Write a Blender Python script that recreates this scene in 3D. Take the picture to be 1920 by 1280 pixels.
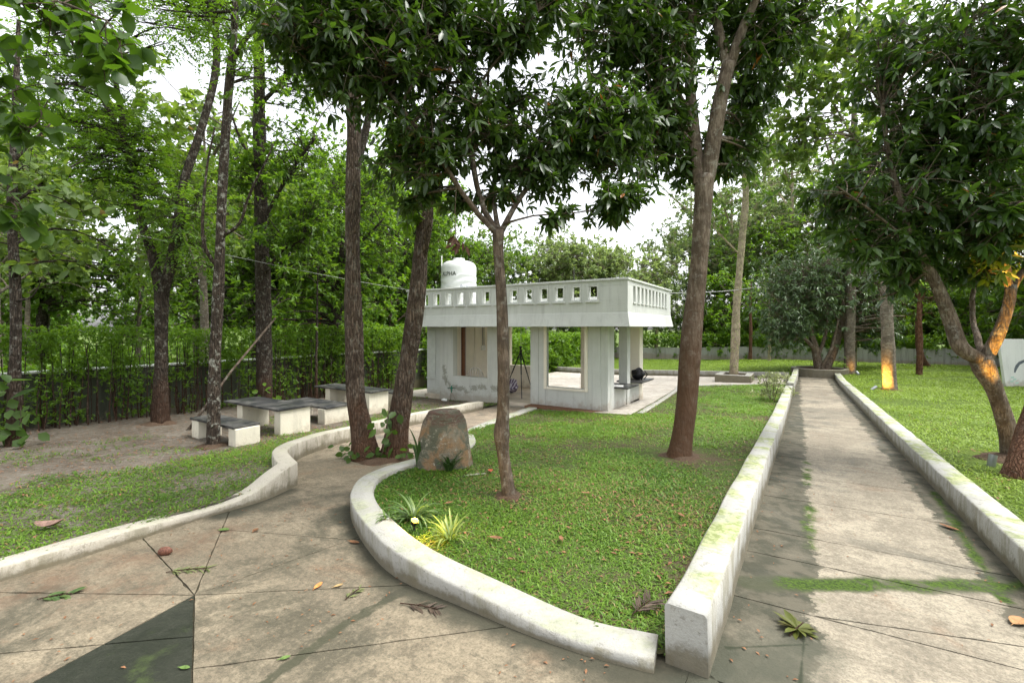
import bpy, bmesh, math, random
import numpy as np
from mathutils import Vector, Matrix
from mathutils.geometry import delaunay_2d_cdt

for _o in list(bpy.data.objects): bpy.data.objects.remove(_o)
SC = bpy.context.scene
COL = SC.collection
RNG = np.random.default_rng(11)
random.seed(5)
PI = math.pi

# ---------------------------------------------------------------- camera
# site axes: +y runs down the straight footpath, +x to its right; eye 1.8 m above the paving
YAW = math.atan2(535, 853)
cam = bpy.data.cameras.new('camera')
cam.sensor_width = 36.0
cam.lens = 15.99
cam.shift_y = -0.01354
cam.clip_start = 0.05
cam.clip_end = 900
camo = bpy.data.objects.new('camera', cam); COL.objects.link(camo)
camo.location = (0, 0, 1.8)
camo.rotation_euler = (PI/2, 0, YAW)
SC.camera = camo

# ---------------------------------------------------------------- sky, sun, exposure (bright overcast)
SUN_EL, SUN_AZ = math.radians(64), math.radians(62)      # azimuth from +y towards +x
world = bpy.data.worlds.new('World'); SC.world = world; world.use_nodes = True
wn = world.node_tree; wn.nodes.clear()
sky = wn.nodes.new('ShaderNodeTexSky'); sky.sky_type = 'NISHITA'; sky.sun_disc = False
sky.sun_elevation = SUN_EL; sky.sun_rotation = SUN_AZ
sky.air_density = 1.0; sky.dust_density = 3.0; sky.ozone_density = 1.0
hs = wn.nodes.new('ShaderNodeHueSaturation'); hs.inputs['Saturation'].default_value = 0.16
bg = wn.nodes.new('ShaderNodeBackground'); bg.inputs['Strength'].default_value = 0.15
wo = wn.nodes.new('ShaderNodeOutputWorld')
wn.links.new(sky.outputs[0], hs.inputs['Color']); wn.links.new(hs.outputs[0], bg.inputs['Color']); wn.links.new(bg.outputs[0], wo.inputs[0])
sun = bpy.data.lights.new('sun', 'SUN'); sun.energy = 1.1; sun.angle = math.radians(24); sun.color = (1, .965, .91)
suno = bpy.data.objects.new('sun', sun); COL.objects.link(suno)
_sd = Vector((math.sin(SUN_AZ)*math.cos(SUN_EL), math.cos(SUN_AZ)*math.cos(SUN_EL), math.sin(SUN_EL)))
suno.rotation_euler = _sd.to_track_quat('Z', 'Y').to_euler(); suno.location = _sd*40
SC.view_settings.view_transform = 'Standard'; SC.view_settings.look = 'None'
SC.view_settings.exposure = 1.7; SC.view_settings.gamma = 1.0; SC.view_settings.use_curve_mapping = False
SC.render.engine = 'CYCLES'
SC.cycles.use_denoising = True
SC.cycles.max_bounces = 8; SC.cycles.diffuse_bounces = 5; SC.cycles.glossy_bounces = 3; SC.cycles.transmission_bounces = 4
SC.cycles.sample_clamp_indirect = 6.0
SC.cycles.caustics_reflective = False; SC.cycles.caustics_refractive = False

# ---------------------------------------------------------------- helpers: objects
def setp(o, label=None, cat=None, group=None, kind=None):
    if label: o['label'] = label
    if cat: o['category'] = cat
    if group: o['group'] = group
    if kind: o['kind'] = kind
    return o
def thing(name, label, cat, loc, group=None):
    o = bpy.data.objects.new(name, None); COL.objects.link(o)
    o.location = loc; o.empty_display_size = .2
    return setp(o, label, cat, group)
def wloc(o):
    v = Vector((0, 0, 0))
    while o is not None:
        v += Vector(o.location); o = o.parent
    return v
def link(name, me, mat, parent=None, loc=None):
    """me has world coordinates; they become local to the parent (or to loc)"""
    o = bpy.data.objects.new(name, me); COL.objects.link(o)
    if mat is not None: me.materials.append(mat)
    off = None
    if parent is not None:
        o.parent = parent; off = wloc(parent)
    elif loc is not None:
        o.location = loc; off = Vector(loc)
    if off is not None: me.transform(Matrix.Translation(-off))
    return o
def np_mesh(name, V, quads=None, tris=None, attr=None, smooth=False):
    V = np.asarray(V, np.float32).reshape(-1, 3)
    q = np.zeros((0, 4), np.int32) if quads is None else np.asarray(quads, np.int32).reshape(-1, 4)
    t = np.zeros((0, 3), np.int32) if tris is None else np.asarray(tris, np.int32).reshape(-1, 3)
    me = bpy.data.meshes.new(name)
    me.vertices.add(len(V)); me.vertices.foreach_set('co', V.ravel())
    nl = q.size + t.size
    me.loops.add(nl); me.loops.foreach_set('vertex_index', np.concatenate([q.ravel(), t.ravel()]))
    me.polygons.add(len(q) + len(t))
    st = np.concatenate([np.arange(len(q))*4, q.size + np.arange(len(t))*3]).astype(np.int32)
    me.polygons.foreach_set('loop_start', st)
    if smooth: me.polygons.foreach_set('use_smooth', np.ones(len(q)+len(t), bool))
    if attr is not None:
        for k, a in attr.items():
            at = me.attributes.new(k, 'FLOAT', 'POINT'); at.data.foreach_set('value', np.asarray(a, np.float32))
    me.update(calc_edges=True)
    return me
def vnoise(x, y, s, seed=0):
    x = np.asarray(x, float)*s + seed*17.3; y = np.asarray(y, float)*s + seed*9.7
    xi = np.floor(x); yi = np.floor(y); fx = x-xi; fy = y-yi
    fx = fx*fx*(3-2*fx); fy = fy*fy*(3-2*fy)
    def h(a, b):
        v = np.sin(a*127.1 + b*311.7 + seed*74.7)*43758.5453
        return v - np.floor(v)
    return (h(xi, yi)*(1-fx)+h(xi+1, yi)*fx)*(1-fy) + (h(xi, yi+1)*(1-fx)+h(xi+1, yi+1)*fx)*fy
def fbm(x, y, s, seed=0, o=3):
    r = 0; a = .5; n = 0
    for k in range(o):
        r = r + a*vnoise(x, y, s*2**k, seed+k); n += a; a *= .5
    return r/n
def terr(x, y):
    x = np.asarray(x, float); y = np.asarray(y, float)
    return -0.03*np.clip(y, 0, 24) - 0.035*np.clip(-x-0.5, 0, 9.5)
def tz(x, y): return float(terr(x, y))

class MB:
    """collects shapes (world coordinates) into ONE mesh"""
    def __init__(s): s.v = []; s.f = []
    def add(s, v, f):
        n = len(s.v); s.v += [tuple(p) for p in v]; s.f += [tuple(i+n for i in q) for q in f]; return s
    def box(s, x0, x1, y0, y1, z0, z1):
        return s.add([(x0,y0,z0),(x1,y0,z0),(x1,y1,z0),(x0,y1,z0),(x0,y0,z1),(x1,y0,z1),(x1,y1,z1),(x0,y1,z1)],
                     [(0,3,2,1),(4,5,6,7),(0,1,5,4),(1,2,6,5),(2,3,7,6),(3,0,4,7)])
    def prism(s, poly, z0, z1):
        n = len(poly); v = [(p[0],p[1],z0) for p in poly]+[(p[0],p[1],z1) for p in poly]
        return s.add(v, [tuple(range(n-1,-1,-1)), tuple(range(n,2*n))]+[(i,(i+1)%n,n+(i+1)%n,n+i) for i in range(n)])
    def lathe(s, c, prof, n=24, cap=True):
        v = []; f = []
        for r, z in prof:
            for k in range(n):
                a = 2*PI*k/n; v.append((c[0]+r*math.cos(a), c[1]+r*math.sin(a), c[2]+z))
        for i in range(len(prof)-1):
            for k in range(n):
                f.append((i*n+k, i*n+(k+1)%n, (i+1)*n+(k+1)%n, (i+1)*n+k))
        if cap: f += [tuple(range(n-1,-1,-1)), tuple((len(prof)-1)*n+k for k in range(n))]
        return s.add(v, f)
    def tube(s, pts, rad, n=8, cap=True, wob=0.0, seed=0):
        pts = [Vector(p) for p in pts]; m = len(pts)
        if not hasattr(rad, '__len__'): rad = [rad]*m
        v = []; f = []; up = None
        rr = random.Random(seed)
        ph = [rr.random()*6.28 for _ in range(4)]
        for i, p in enumerate(pts):
            d = (pts[min(i+1,m-1)]-pts[max(i-1,0)]); d = d.normalized() if d.length > 1e-9 else Vector((0,0,1))
            if up is None: up = d.orthogonal().normalized()
            up = (up - d*up.dot(d)); up = up.normalized() if up.length > 1e-6 else d.orthogonal().normalized()
            b = d.cross(up)
            for k in range(n):
                a = 2*PI*k/n
                r = rad[i]*(1 + wob*(math.sin(2*a+ph[0]+i*.35)*.5 + math.sin(3*a+ph[1]-i*.5)*.35 + math.sin(i*1.3+ph[2])*.35 + math.sin(5*a+i*.9+ph[3])*.25))
                v.append(tuple(p + (up*math.cos(a)+b*math.sin(a))*r))
        for i in range(m-1):
            for k in range(n): f.append((i*n+k, i*n+(k+1)%n, (i+1)*n+(k+1)%n, (i+1)*n+k))
        if cap: f += [tuple(range(n-1,-1,-1)), tuple((m-1)*n+k for k in range(n))]
        return s.add(v, f)
    def obox(s, c, ax, ay, az, hx, hy, hz):
        c = Vector(c); ax = Vector(ax).normalized(); ay = Vector(ay).normalized(); az = Vector(az).normalized()
        v = [c+ax*(sx*hx)+ay*(sy*hy)+az*(sz*hz) for sz in (-1,1) for sx, sy in ((-1,-1),(1,-1),(1,1),(-1,1))]
        return s.add(v, [(0,3,2,1),(4,5,6,7),(0,1,5,4),(1,2,6,5),(2,3,7,6),(3,0,4,7)])
    def mesh(s, name, smooth=False, bevel=0, seg=2):
        me = bpy.data.meshes.new(name); me.from_pydata(s.v, [], s.f); me.update()
        if bevel:
            bm = bmesh.new(); bm.from_mesh(me)
            es = [e for e in bm.edges if len(e.link_faces) == 2 and e.calc_face_angle(0) > .5]
            bmesh.ops.bevel(bm, geom=es, offset=bevel, segments=seg, affect='EDGES', clamp_overlap=True, profile=.6)
            bm.to_mesh(me); bm.free()
        if smooth:
            for p in me.polygons: p.use_smooth = True
        return me
    def build(s, name, mat, parent=None, loc=None, smooth=False, bevel=0, seg=2):
        return link(name, s.mesh(name, smooth, bevel, seg), mat, parent, loc)
def crs(pts, step):
    """Catmull-Rom resample of points (any dimension)"""
    P = np.asarray(pts, float); out = []
    if len(P) == 2: P = np.vstack([P[0], (P[0]+P[1])/2, P[1]])
    E = np.vstack([2*P[0]-P[1], P, 2*P[-1]-P[-2]])
    for i in range(1, len(E)-2):
        n = max(1, int(round(np.linalg.norm(E[i+1][:3]-E[i][:3])/step)))
        for k in range(n):
            t = k/n; a, b, c, d = E[i-1], E[i], E[i+1], E[i+2]
            out.append(.5*((2*b)+(-a+c)*t+(2*a-5*b+4*c-d)*t*t+(-a+3*b-3*c+d)*t**3))
    out.append(P[-1])
    return np.array(out)

# ---------------------------------------------------------------- helpers: materials
class G:
    def __init__(s, name):
        s.m = bpy.data.materials.new(name); s.m.use_nodes = True; s.t = s.m.node_tree; s.t.nodes.clear()
        s._pos = None; s._nor = None
    def n(s, t, ins=None, **kw):
        nd = s.t.nodes.new(t)
        for k, v in kw.items(): setattr(nd, k, v)
        for k, v in (ins or {}).items(): s.put(nd.inputs[k], v)
        return nd
    def put(s, sock, v):
        if hasattr(v, 'is_output'): s.t.links.new(v, sock)
        elif v is not None:
            if isinstance(v, tuple) and len(v) == 3 and sock.type == 'RGBA': v = v + (1,)
            sock.default_value = v
    @property
    def pos(s):
        if s._pos is None: s._pos = s.n('ShaderNodeNewGeometry'); 
        return s._pos.outputs['Position']
    @property
    def nz(s):
        s.pos; return s.n('ShaderNodeSeparateXYZ', {0: s._pos.outputs['Normal']}).outputs[2]
    def xyz(s):
        return s.n('ShaderNodeSeparateXYZ', {0: s.pos}).outputs
    def vm(s, v, mul): return s.n('ShaderNodeVectorMath', {0: v, 1: mul}, operation='MULTIPLY').outputs[0]
    def noise(s, scale, detail=4, rough=.6, vec=None, dist=0.0):
        return s.n('ShaderNodeTexNoise', {'Vector': vec if vec is not None else s.pos, 'Scale': scale, 'Detail': detail, 'Roughness': rough, 'Distortion': dist}).outputs['Fac']
    def vor(s, scale, vec=None, feature='F1'):
        return s.n('ShaderNodeTexVoronoi', {'Vector': vec if vec is not None else s.pos, 'Scale': scale}, feature=feature).outputs['Distance']
    def mr(s, v, a, b, c=0.0, d=1.0): return s.n('ShaderNodeMapRange', {0: v, 1: a, 2: b, 3: c, 4: d}, interpolation_type='SMOOTHSTEP').outputs[0]
    def ma(s, op, a, b=0.0, clamp=False): return s.n('ShaderNodeMath', {0: a, 1: b}, operation=op, use_clamp=clamp).outputs[0]
    def mix(s, f, a, b, mode='MIX'):
        return s.n('ShaderNodeMixRGB', {0: f, 1: a, 2: b}, blend_type=mode).outputs[0]
    def attr(s, name): return s.n('ShaderNodeAttribute', attribute_name=name).outputs['Fac']
    def rnd(s): return s.n('ShaderNodeObjectInfo').outputs['Random']
    def bump(s, h, strength=.3, dist=.01, nrm=None):
        return s.n('ShaderNodeBump', {'Height': h, 'Strength': strength, 'Distance': dist, 'Normal': nrm}).outputs[0]
    def pr(s, col, rough=.8, spec=.3, nrm=None, **kw):
        i = {'Base Color': col, 'Roughness': rough, 'Specular IOR Level': spec, 'Normal': nrm}; i.update(kw)
        return s.n('ShaderNodeBsdfPrincipled', i).outputs[0]
    def out(s, sh):
        o = s.n('ShaderNodeOutputMaterial'); s.t.links.new(sh, o.inputs[0]); return s.m
    def seg(s, ax, ay, bx, by, w0, w1, wob=.1, ws=3.0):
        """1 near the plan segment a-b (a stain or crack of its own shape), 0 away from it"""
        X, Y, _ = s.xyz()
        L2 = (bx-ax)**2+(by-ay)**2
        px = s.ma('SUBTRACT', X, ax); py = s.ma('SUBTRACT', Y, ay)
        t = s.ma('DIVIDE', s.ma('ADD', s.ma('MULTIPLY', px, bx-ax), s.ma('MULTIPLY', py, by-ay)), L2, True)
        dx = s.ma('SUBTRACT', px, s.ma('MULTIPLY', t, bx-ax)); dy = s.ma('SUBTRACT', py, s.ma('MULTIPLY', t, by-ay))
        d = s.ma('SQRT', s.ma('ADD', s.ma('MULTIPLY', dx, dx), s.ma('MULTIPLY', dy, dy)))
        d = s.ma('ADD', d, s.ma('MULTIPLY', s.ma('SUBTRACT', s.noise(ws, 4, .65), .5), wob))
        return s.mr(d, w0, w1, 1.0, 0.0)

def plain(name, col, rough=.6, spec=.3, var=.15, vs=6, metal=0.0, bmp=.1, bs=60):
    g = G(name)
    c = g.mix(g.mr(g.noise(vs, 5), .3, .7), tuple(x*(1-var) for x in col), tuple(min(1, x*(1+var)) for x in col))
    return g.out(g.pr(c, rough, spec, g.bump(g.noise(bs, 3), bmp, .004), Metallic=metal))

def concrete(name, kind):
    g = G(name)
    big = g.noise(.75, 6, .65, dist=.4); mid = g.noise(4.5, 6, .7); fine = g.noise(70, 3, .7)
    a, b, d = {'plaza': ((.255,.212,.145),(.172,.142,.097),(.058,.054,.036)), 'path': ((.34,.3,.225),(.245,.212,.158),(.09,.083,.062)),
               'lane': ((.36,.29,.21),(.23,.185,.135),(.11,.105,.085)), 'court': ((.50,.465,.41),(.40,.37,.32),(.24,.21,.17)), 'dark': ((.03,.032,.021),(.02,.023,.014),(.012,.015,.008))}[kind]
    c = g.mix(g.mr(big, .40, .60), a, b)
    c = g.mix(g.ma('MULTIPLY', g.mr(mid, .46, .62), .75), c, tuple(x*.8 for x in b))
    damp = g.ma('MULTIPLY', g.mr(g.noise(.55, 7, .7, dist=.7), .51, .63), .78)
    c = g.mix(damp, c, d)
    if kind != 'dark': c = g.mix(g.ma('MULTIPLY', g.mr(g.noise(1.4, 5, .7, dist=.5), .57, .7), .4), c, (.2,.12,.07))
    streak = g.noise(3.0, 6, .75, vec=g.vm(g.pos, (2.2, 9.0, 1)))
    c = g.mix(g.mr(streak, .5, .68, 0, .5), c, d)
    spk = g.mr(g.vor(110), .0, .25, 1, 0)
    c = g.mix(g.ma('MULTIPLY', spk, .4 if kind != 'dark' else .05), c, (.5,.46,.38))
    pit = g.mr(g.vor(48, vec=g.n('ShaderNodeVectorMath', {0: g.pos, 1: (3.3,1.7,0.0)}, operation='ADD').outputs[0]), .0, .2, 1, 0)
    c = g.mix(g.ma('MULTIPLY', pit, g.mr(g.noise(2.2, 4), .42, .6, .1, .6)), c, d)
    mott = g.noise(26, 6, .85)
    c = g.mix(g.mr(mott, .46, .6, 0, .32), c, d)
    c = g.mix(g.mr(mott, .5, .36, 0, .28), c, tuple(min(1, x*1.35) for x in a))
    c = g.mix(g.mr(fine, .45, .68, 0, .5), c, d)
    X, Y, Z = g.xyz()
    wob = g.ma('ADD', g.ma('MULTIPLY', g.ma('SUBTRACT', g.noise(2.6, 6, .7), .5), .5), g.ma('MULTIPLY', g.ma('SUBTRACT', g.noise(18, 5, .8), .5), .22))
    if kind == 'path':
        # algae on the damp side strips, moss in two cracks
        xl = g.ma('ADD', X, wob)
        left = g.ma('MULTIPLY', g.mr(xl, .09, .13, 1, 0), g.mr(g.noise(1.8, 5), .35, .5, .72, 1))
        right = g.ma('MULTIPLY', g.mr(xl, 1.2, 1.24), g.mr(g.noise(2.1, 5), .35, .5, .6, 1))
        alg = g.ma('MAXIMUM', left, right)
        c = g.mix(g.ma('MULTIPLY', alg, .92), c, g.mix(g.mr(g.noise(5, 5), .42, .6), (.038,.04,.026), (.085,.078,.055)))
        moss = g.ma('MAXIMUM', g.seg(-.05,4.0,1.5,5.0,.03,.12,.26), g.ma('MULTIPLY', g.seg(.1,3.9,.12,9.5,.01,.08,.24), g.mr(g.noise(1.3, 3), .47, .56)))
        moss = g.ma('MAXIMUM', moss, g.seg(1.25,4.6,1.42,7.5,.0,.06,.2))
        moss = g.ma('MULTIPLY', moss, g.mr(g.noise(5, 6, .8), .38, .52))
        c = g.mix(g.ma('MULTIPLY', g.seg(-.3,3.85,1.6,5.05,.05,.14,.2), .85), c, (.05,.055,.03))
        c = g.mix(moss, c, g.mix(g.mr(g.noise(40, 5, .8), .4, .6), (.014,.03,.003), (.06,.105,.008)))
        cr = g.ma('MAXIMUM', g.seg(-.35,2.95,.05,3.25,.0,.02,.07), g.seg(.04,3.4,.0,2.6,.0,.016,.05))
        c = g.mix(g.ma('MULTIPLY', g.seg(-.45,2.6,.05,3.2,.05,.3,.45), .75), c, (.055,.058,.04))
        c = g.mix(cr, c, (.03,.035,.02))
    if kind == 'plaza':
        c = g.mix(g.ma('MULTIPLY', g.ma('MAXIMUM', g.seg(-2.40,1.20,-2.49,1.92,.03,.05,.12,7), g.seg(-2.49,1.92,-2.46,2.45,.03,.05,.12,7)), g.mr(g.noise(9, 6, .8), .34, .48, .5, .97)), c, g.mix(g.noise(20, 4), (.035,.038,.02), (.075,.07,.045)))
        kerbdamp = g.ma('MAXIMUM', g.seg(-.8,2.44,-2.6,2.44,.04,.24,.3), g.seg(-2.6,2.44,-4.3,3.3,.03,.2,.28))
        kerbdamp = g.ma('MAXIMUM', kerbdamp, g.seg(-.8,2.44,.1,2.5,.06,.4,.5))
        kerbdamp = g.ma('MAXIMUM', kerbdamp, g.seg(-5.3,2.5,-5.5,3.4,.03,.22,.25))
        c = g.mix(g.ma('MULTIPLY', kerbdamp, .93), c, g.mix(g.noise(6, 5), (.03,.032,.02), (.06,.056,.038)))
        red = g.ma('MULTIPLY', g.ma('MAXIMUM', g.seg(-5.0,.9,-4.75,2.3,.02,.42,.5), g.seg(-4.2,1.5,-4.6,1.2,.0,.3,.4)), g.mr(g.noise(3.4, 6, .75), .42, .6))
        c = g.mix(g.ma('MULTIPLY', red, .5), c, (.15,.085,.05))
        c = g.mix(g.ma('MULTIPLY', g.seg(-.45,2.6,.05,3.2,.05,.3,.45), .75), c, (.055,.058,.04))
    if kind == 'dark':
        c = g.mix(g.mr(g.noise(3.2, 6, .7), .55, .72, 0, .6), c, (.055,.08,.02))
    h = g.ma('ADD', g.ma('MULTIPLY', fine, .6), g.ma('MULTIPLY', g.noise(22, 4), .8))
    h = g.ma('ADD', h, g.ma('MULTIPLY', mid, 1.2))
    return g.out(g.pr(c, g.mr(damp, 0, .6, .9, .62), .3, g.bump(h, .55, .012)))

def kerb_paint(name, base=(.37,.362,.325), moss=.5):
    g = G(name)
    c = g.mix(g.mr(g.noise(1.6, 5, .65), .35, .7), base, tuple(x*.84 for x in base))
    c = g.mix(g.mr(g.noise(35, 3, .7), .55, .8, 0, .3), c, (.38,.35,.28))
    up = g.mr(g.nz, .6, .9)
    m = g.ma('MULTIPLY', g.ma('MULTIPLY', up, g.mr(g.noise(1.7, 6, .72, dist=.5), .44, .60)), moss)
    c = g.mix(m, c, g.mix(g.mr(g.noise(14, 5, .7), .4, .6), (.19,.23,.075), (.38,.41,.21)))
    # run-off streaks and splashed dirt, patchy
    st = g.noise(5.5, 6, .75, vec=g.vm(g.pos, (1, 1, .22)))
    side = g.ma('SUBTRACT', 1.0, up)
    c = g.mix(g.ma('MULTIPLY', side, g.mr(st, .45, .62, 0, .7)), c, (.2,.185,.125))
    hb = g.attr('hb')
    gr = g.ma('MULTIPLY', g.mr(g.ma('ADD', hb, g.ma('MULTIPLY', g.noise(5, 6, .75), .9)), .62, .95, 1, 0), side)
    c = g.mix(g.ma('MULTIPLY', gr, .85), c, g.mix(g.noise(9, 4), (.09,.08,.05), (.2,.17,.11)))
    spk = g.ma('MAXIMUM', g.mr(g.noise(24, 6, .8), .58, .66), g.ma('MULTIPLY', g.mr(g.noise(7, 7, .85), .58, .61), .8))
    c = g.mix(g.ma('MULTIPLY', spk, .6), c, (.14,.13,.1))
    h = g.ma('ADD', g.noise(60, 4, .7), g.ma('MULTIPLY', g.noise(9, 5), 1.5))
    return g.out(g.pr(c, .85, .25, g.bump(h, .45, .012)))

def plaster(name, base, streak=.35, blotch=None):
    g = G(name)
    c = g.mix(g.mr(g.noise(.9, 6, .65), .35, .7), base, tuple(x*.88 for x in base))
    st = g.noise(2.6, 6, .7, vec=g.vm(g.pos, (2.2, 2.2, .16)))
    c = g.mix(g.mr(st, .48, .66, 0, streak), c, tuple(x*.55 for x in base))
    st2 = g.noise(8, 6, .75, vec=g.vm(g.pos, (1, 1, .1)))
    c = g.mix(g.mr(st2, .54, .66, 0, streak*.7), c, (.2,.2,.17))
    if blotch:                                   # flaking paint over the damp cement, and splashed earth
        for ax, az, bx, bz in blotch:
            X, Y, Z = g.xyz()
            L2 = (bx-ax)**2+(bz-az)**2
            px = g.ma('SUBTRACT', X, ax); pz = g.ma('SUBTRACT', Z, az)
            t = g.ma('DIVIDE', g.ma('ADD', g.ma('MULTIPLY', px, bx-ax), g.ma('MULTIPLY', pz, bz-az)), L2, True)
            dx = g.ma('SUBTRACT', px, g.ma('MULTIPLY', t, bx-ax)); dz = g.ma('SUBTRACT', pz, g.ma('MULTIPLY', t, bz-az))
            d = g.ma('SQRT', g.ma('ADD', g.ma('MULTIPLY', dx, dx), g.ma('MULTIPLY', dz, dz)))
            d = g.ma('ADD', d, g.ma('MULTIPLY', g.ma('SUBTRACT', g.noise(6.5, 7, .8), .5), .75))
            c = g.mix(g.mr(d, .06, .085, .75, 0), c, g.mix(g.noise(16, 5), (.17,.17,.13), (.34,.33,.27)))
    X, Y, Z = g.xyz()                            # earth splashed up from the ground, drips, hairline cracks
    sp = g.mr(g.ma('ADD', Z, g.ma('MULTIPLY', g.noise(3.5, 7, .8), 1.1)), .0, .28, .5, 0)
    c = g.mix(sp, c, g.mix(g.noise(12, 5), (.33,.24,.16), (.24,.2,.14)))
    crk = g.mr(g.vor(1.7, vec=g.n('ShaderNodeVectorMath', {0: g.pos, 1: g.n('ShaderNodeTexNoise', {'Vector': g.pos, 'Scale': 3.0, 'Detail': 4.0}).outputs['Color']}, operation='ADD').outputs[0], feature='DISTANCE_TO_EDGE'), 0, .006, .3, 0)
    c = g.mix(g.ma('MULTIPLY', crk, g.mr(g.noise(.8, 3), .5, .6)), c, (.12,.12,.1))
    h = g.ma('ADD', g.noise(45, 4, .7), g.ma('MULTIPLY', g.noise(5, 5), 2.0))
    return g.out(g.pr(c, .82, .25, g.bump(h, .3, .014)))

def bark(name, a, b, lichen=(.4,.4,.34), lich=.3, ring=False, low=None, sc=1.0, crack=.7):
    g = G(name)
    v = g.vm(g.pos, (1, 1, .22)) if not ring else g.vm(g.pos, (.35, .35, 1.6))
    f = g.noise(26*sc, 6, .7, vec=v); f2 = g.noise(5*sc, 5, .65)
    cr = g.vor(30*sc, vec=g.vm(g.pos, (1, 1, .16)) if not ring else g.vm(g.pos, (.3, .3, 1.4)), feature='DISTANCE_TO_EDGE')
    c = g.mix(g.mr(f, .42, .6), a, b)
    c = g.mix(g.mr(cr, .0, .12, crack, 0), c, tuple(x*.4 for x in a))
    c = g.mix(g.mr(f2, .44, .6, 0, .6), c, tuple(x*.55 for x in a))
    c = g.mix(g.ma('MULTIPLY', g.mr(g.noise(9*sc, 6, .75), .53, .62), lich), c, lichen)
    if low:                                      # termite earth plastered on the lower stem
        z0, z1, col = low
        X, Y, Z = g.xyz()
        zz = g.ma('ADD', Z, g.ma('MULTIPLY', g.ma('SUBTRACT', g.noise(3, 5), .5), 1.6))
        c = g.mix(g.mr(zz, z0, z1, .85, 0), c, g.mix(f, col, tuple(x*.55 for x in col)))
    h = g.ma('ADD', g.ma('ADD', f, g.ma('MULTIPLY', f2, .8)), g.mr(cr, 0, .2, 0, crack))
    return g.out(g.pr(c, .9, .2, g.bump(h, .9, .02+.03*crack)))

def leafmat(name, dark, light, trans, rough=.42, tf=.32, spec=.45, old=None):
    g = G(name)
    t = g.attr('tint')
    c = g.mix(t, dark, light)
    tc = g.mix(t, tuple(x*.75 for x in trans), trans)
    if old:
        k = g.mr(t, .965, .975)
        c = g.mix(k, c, old); tc = g.mix(k, tc, old)
    p = g.pr(c, rough, spec)
    tr = g.n('ShaderNodeBsdfTranslucent', {'Color': tc}).outputs[0]
    return g.out(g.n('ShaderNodeMixShader', {0: tf, 1: p, 2: tr}).outputs[0])

M = {}
M['plaza'] = concrete('plaza_concrete', 'plaza'); M['path'] = concrete('path_concrete', 'path'); M['lane'] = concrete('lane_concrete', 'lane')
M['court'] = concrete('court_concrete', 'court'); M['dark_slab'] = concrete('dark_slab_concrete', 'dark')
M['kerb'] = kerb_paint('kerb_white_paint', moss=.45); M['kerb_mossy'] = kerb_paint('kerb_mossy_paint', (.40,.396,.362), .95)
M['kerb_cream'] = kerb_paint('kerb_cream_paint', (.46,.425,.35), .2)
M['kerb_stone'] = kerb_paint('kerb_grey_stone', (.33,.32,.29), .15)
M['plaster'] = plaster('grey_white_plaster', (.60,.615,.58), .22)
M['plaster_flaking'] = plaster('flaking_plaster', (.59,.595,.55), .22, [(-10.3,.45,-10.2,.0),(-10.12,-.05,-10.0,-.3),(-9.85,-.22,-9.3,-.26),(-9.1,-.2,-8.6,-.12),(-8.25,-.15,-8.1,-.17)])
M['plaster_in'] = plaster('cream_inner_plaster', (.84,.78,.66), .08)
M['floor_in'] = plain('cement_floor', (.52,.45,.36), .7, .3, .25, 1.5)
M['old_wall'] = plaster('weathered_wall_plaster', (.42,.42,.38), .9)
M['dark_wall'] = plaster('mossy_boundary_plaster', (.085,.092,.066), .7)
M['coping'] = plain('white_coping', (.8,.8,.77), .7)
M['bark_grey'] = bark('grey_brown_bark', (.085,.063,.045), (.15,.115,.085), lich=.25, crack=.2)
M['bark_pair'] = bark('rough_pair_bark', (.075,.053,.038), (.165,.125,.092), lich=.2, low=(-.2,.9,(.13,.066,.036)))
M['bark_brown'] = bark('brown_bark', (.115,.085,.06), (.2,.16,.12), low=(.2,3.4,(.105,.052,.026)), crack=.18)
M['bark_dark'] = bark('dark_bark', (.045,.034,.025), (.09,.07,.053), lich=.3, low=(-.3,1.2,(.085,.045,.027)))
M['bark_speckled'] = bark('speckled_bark', (.06,.045,.033), (.115,.088,.066), lich=.75)
M['bark_pale'] = bark('pale_bark', (.27,.22,.15), (.4,.345,.25), lichen=(.36,.40,.16), lich=.8, crack=.1)
M['bark_ring'] = bark('ringed_bark', (.17,.14,.105), (.33,.28,.22), ring=True, lich=.35, crack=.4)
M['bark_mango'] = bark('mango_bark', (.12,.088,.06), (.22,.175,.13), lich=.3, crack=.3)
M['bark_red'] = bark('red_bark', (.16,.075,.043), (.25,.14,.09), lich=.1)
M['leaf_dark'] = leafmat('dark_glossy_leaf', (.018,.037,.009), (.06,.108,.02), (.10,.21,.012), .36, .28, .5, (.30,.11,.02))
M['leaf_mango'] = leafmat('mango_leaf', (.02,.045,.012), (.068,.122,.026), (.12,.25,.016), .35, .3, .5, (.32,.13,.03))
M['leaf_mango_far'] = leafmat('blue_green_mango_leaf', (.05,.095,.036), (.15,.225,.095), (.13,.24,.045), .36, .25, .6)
M['leaf_mid'] = leafmat('mid_green_leaf', (.04,.09,.013), (.12,.21,.03), (.25,.46,.02), .45, .45)
M['leaf_light'] = leafmat('light_green_leaf', (.06,.12,.018), (.16,.25,.05), (.27,.46,.03), .5, .45)
M['leaf_teak'] = leafmat('teak_leaf', (.07,.125,.03), (.18,.25,.075), (.28,.42,.04), .5, .42, .35, (.25,.17,.05))
M['leaf_big'] = leafmat('broad_leaf', (.03,.068,.012), (.075,.135,.022), (.13,.27,.012), .5, .42)
M['leaf_feather'] = leafmat('feathery_leaf', (.09,.14,.05), (.2,.27,.11), (.28,.40,.09), .5, .42)
M['leaf_pale'] = leafmat('pale_crown_leaf', (.12,.18,.06), (.28,.36,.14), (.36,.48,.12), .5, .45)
M['leaf_hedge'] = leafmat('hedge_leaf', (.05,.11,.013), (.15,.27,.032), (.30,.52,.02), .42, .45)
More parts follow.
